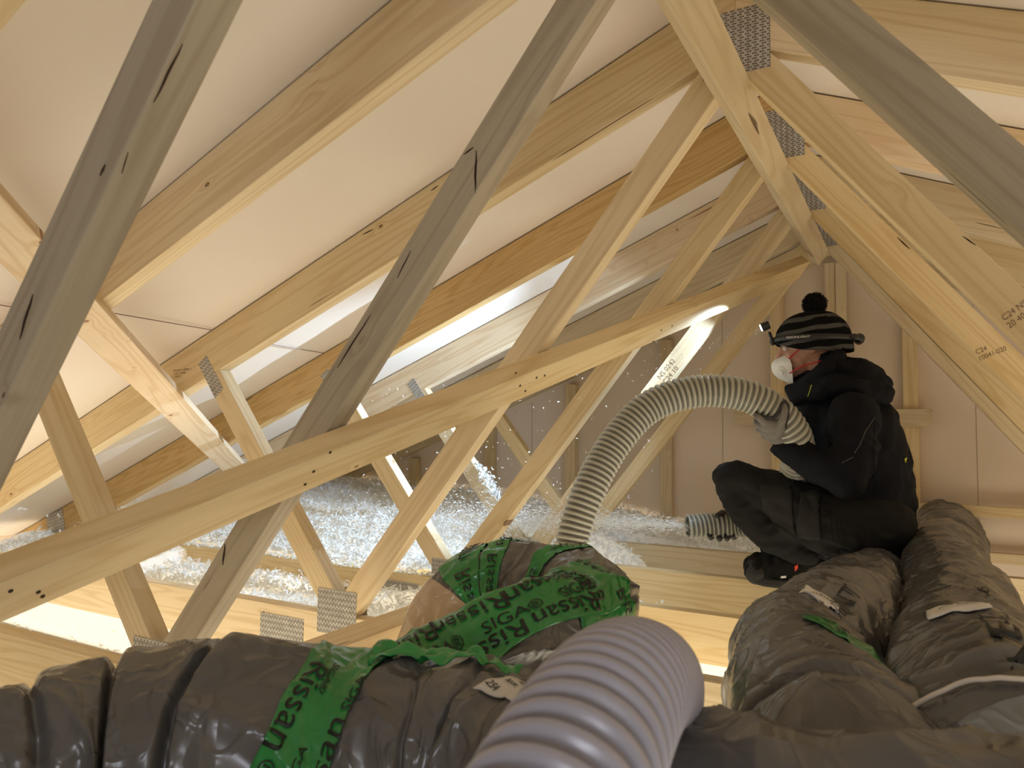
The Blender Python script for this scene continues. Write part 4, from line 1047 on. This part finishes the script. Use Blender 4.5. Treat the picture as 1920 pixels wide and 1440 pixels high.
# --- headlamp, worn over the hat
hl_root = empty('headlamp', H(.13, 0, .03), 'headlamp with lit lens and printed elastic strap worn over the bobble hat', 'headlamp')
def hat_pt(a, z, off=.003):
    cx, cy = math.cos(a), math.sin(a); zl = hat_low(cx)
    q = min(max((z-zl)/(.128-zl), 0), 1); el = math.asin(min(q**(1/.95), 1)); rr = math.cos(el)**.78; t = el/(PI/2); bul = 1+.05*math.sin(t*PI)
    x = (.122 if cx > 0 else .134)*cx*rr*bul-.004-.012*t; y = .098*cy*rr*bul
    if t < .12: x *= 1+.02*(1-t/.12); y *= 1+.03*(1-t/.12)
    return Vector((x+cx*off, y+cy*off, z))
def strap(name, path, w, mat, parent, vertical=True, n=90):
    V, Fc = [], []
    for i in range(n+1):
        for s in (-1, 1):
            V.append(tuple(path(i/n, s*w/2)))
    for i in range(n): Fc.append((2*i, 2*i+1, 2*i+3, 2*i+2))
    o = from_np(name, V, Fc, mat, parent, True); m = o.modifiers.new('thickness', 'SOLIDIFY'); m.thickness = .002; m.offset = 1; return o
zs = lambda a: .030 + .004*math.cos(a) - .010*(1-math.cos(a))*.5
def spath(t, o_): a = 2*PI*t; return HM @ hat_pt(a, zs(a)+o_, .0045)
st_ = strap('elastic_strap', spath, .019, [MP['black']], hl_root)
def tpath(t, o_):
    ph = t*.98; x0 = -.125+.0*t; el = R(22)+ph*R(140)
    x = -.008-.0+ -.126*math.cos(el)*1.05; z = .012+.124*math.sin(el)
    return HM @ Vector((x, o_, z))
# printed word on the strap
V_, F_ = text_mesh('MOONLIGHT', .0105); wtx = V_[:, 0].max(); a_c = -sN
P_ = []
for x, y in V_:
    a = sN*(R(50) + (x/ wtx)*R(38)); P_.append(tuple(HM @ hat_pt(a, zs(a)-.004+y, .0075)))
from_np('strap_word', P_, F_, [MP['strapw']], st_, False)
lc = H(.128, sN*.0, .030)
lampdir = (tgt-HLP).normalized()
mount = organic('mount', [(lc, (.010, .022, .016), HR)] + chain([(lc, .006), (A_(1443, 624, 2.76), .006)]), [MP['black']], hl_root, .003, 1)
hb = disc('lamp_housing', HLP - lampdir*-.0, -lampdir, .016, .030, MP['black'], hl_root)
hb.matrix_basis = Matrix.Translation(HLP-lampdir*.022)
disc('lens', HLP-lampdir*.0055, lampdir, .0135, .003, MP['lens'], hb)
bt = hat_pt(PI, zs(PI), .020)
organic('battery_pack', chain([(HM @ Vector((bt.x, -.022, bt.z-.004)), .019), (HM @ Vector((bt.x, .022, bt.z-.004)), .019)], .3) + [(HM @ Vector((bt.x+.02, sN*.04, bt.z)), (.02, .01, .014), HR)], [MP['black']], hl_root, .004, 2)

# ================================================================== marks on the timber
DK = simple('dark_crack', (.035, .014, .006), .9)
def crack(obj, pts, w):
    """long thin split: tapering sliver through pixel points"""
    V = []
    n = len(pts)
    for i, (u, v) in enumerate(pts):
        a, b = pts[max(i-1, 0)], pts[min(i+1, n-1)]; du, dv = b[0]-a[0], b[1]-a[1]; L = math.hypot(du, dv)
        ww = w*(.12+math.sin(PI*(i+.3)/(n-.4)))*.30
        for s in (-1, 1):
            h = surf_hit(obj, u-dv/L*ww*s, v+du/L*ww*s, .0004)
            if h is None: return
            V.append(tuple(h))
    o = from_np('crack', V, [(2*i, 2*i+1, 2*i+3, 2*i+2) for i in range(n-1)], [DK], obj, False)
    m = o.modifiers.new('thickness', 'SOLIDIFY'); m.thickness = .0005; m.offset = 0
def lerp_pts(a, b, n=7, wob=0): return [(a[0]+(b[0]-a[0])*i/(n-1)+wob*math.sin(i*1.7), a[1]+(b[1]-a[1])*i/(n-1)) for i in range(n)]
crack(WEB[-1, -1], lerp_pts((342, 82), (288, 192), 7, .8), 7); crack(WEB[-1, -1], lerp_pts((62, 552), (37, 636), 6, .8), 7)
crack(WEB[-1, -1], lerp_pts((240, 285), (228, 325), 5), 3); crack(WEB[-1, -1], lerp_pts((198, 308), (188, 330), 5), 6)
crack(WEB[0, -1], lerp_pts((893, 282), (891, 362), 6, .6), 6); crack(WEB[0, -1], lerp_pts((870, 290), (888, 276), 4), 4)
crack(WEB[0, -1], lerp_pts((695, 590), (632, 690), 6, .5), 4); crack(WEB[0, -1], lerp_pts((770, 470), (745, 522), 5, .5), 3)
crack(WEB[0, -1], lerp_pts((422, 1020), (418, 1060), 5, .5), 5)
crack(WEB[2, 1], lerp_pts((1828, 576), (1895, 642), 7, .8), 9); crack(WEB[2, 1], lerp_pts((1682, 445), (1706, 467), 5, .3), 4)
crack(WEB[1, 1], lerp_pts((1805, 443), (1830, 460), 5, .3), 4); crack(WEB[3, -1], lerp_pts((1118, 722), (1109, 736), 4), 3)
crack(RAF[1, -1], lerp_pts((808, 358), (822, 348), 4), 3); crack(RAF[1, -1], lerp_pts((680, 440), (700, 430), 4), 3)
for u, v in ((619, 848), (588, 884), (572, 908), (967, 700), (975, 723), (1006, 708), (1021, 704), (985, 733), (1240, 619), (1260, 611), (1225, 640), (20, 1108), (72, 1110), (80, 1118)):
    h = surf_hit(br, u, v, .0006)
    if h is not None: disc('screw_head', h, -NW*-1, .0035, .0012, DK, br, 12, .0002)
for lines, size, u, v, ang, ob in ((('NS 02402 10', 'C24', '10041-020'), 12, 983, 612, -38, WEB[1, -1]), (('10M 0442020', 'C24 NS', '20 404'), 17, 1872, 588, 36, WEB[1, 1]),
                                   (('10X 040920', 'C24', '10041-020'), 13, 1826, 652, 22, WEB[2, 1]), (('NS 0242', 'C24 10'), 13, 1238, 712, 50, WEB[3, -1]),
                                   (('NS-EN 14081-1', 'C24  0402', '10041'), 5.5, 325, 697, 6, RAF[1, -1])):
    c, s_ = math.cos(R(ang)), math.sin(R(ang))
    for i, t in enumerate(lines): surf_text('grade_stamp', t, size, u+s_*i*size*1.05, v+c*i*size*1.05, ang, [M['stamp']], ob, ob, .0006)
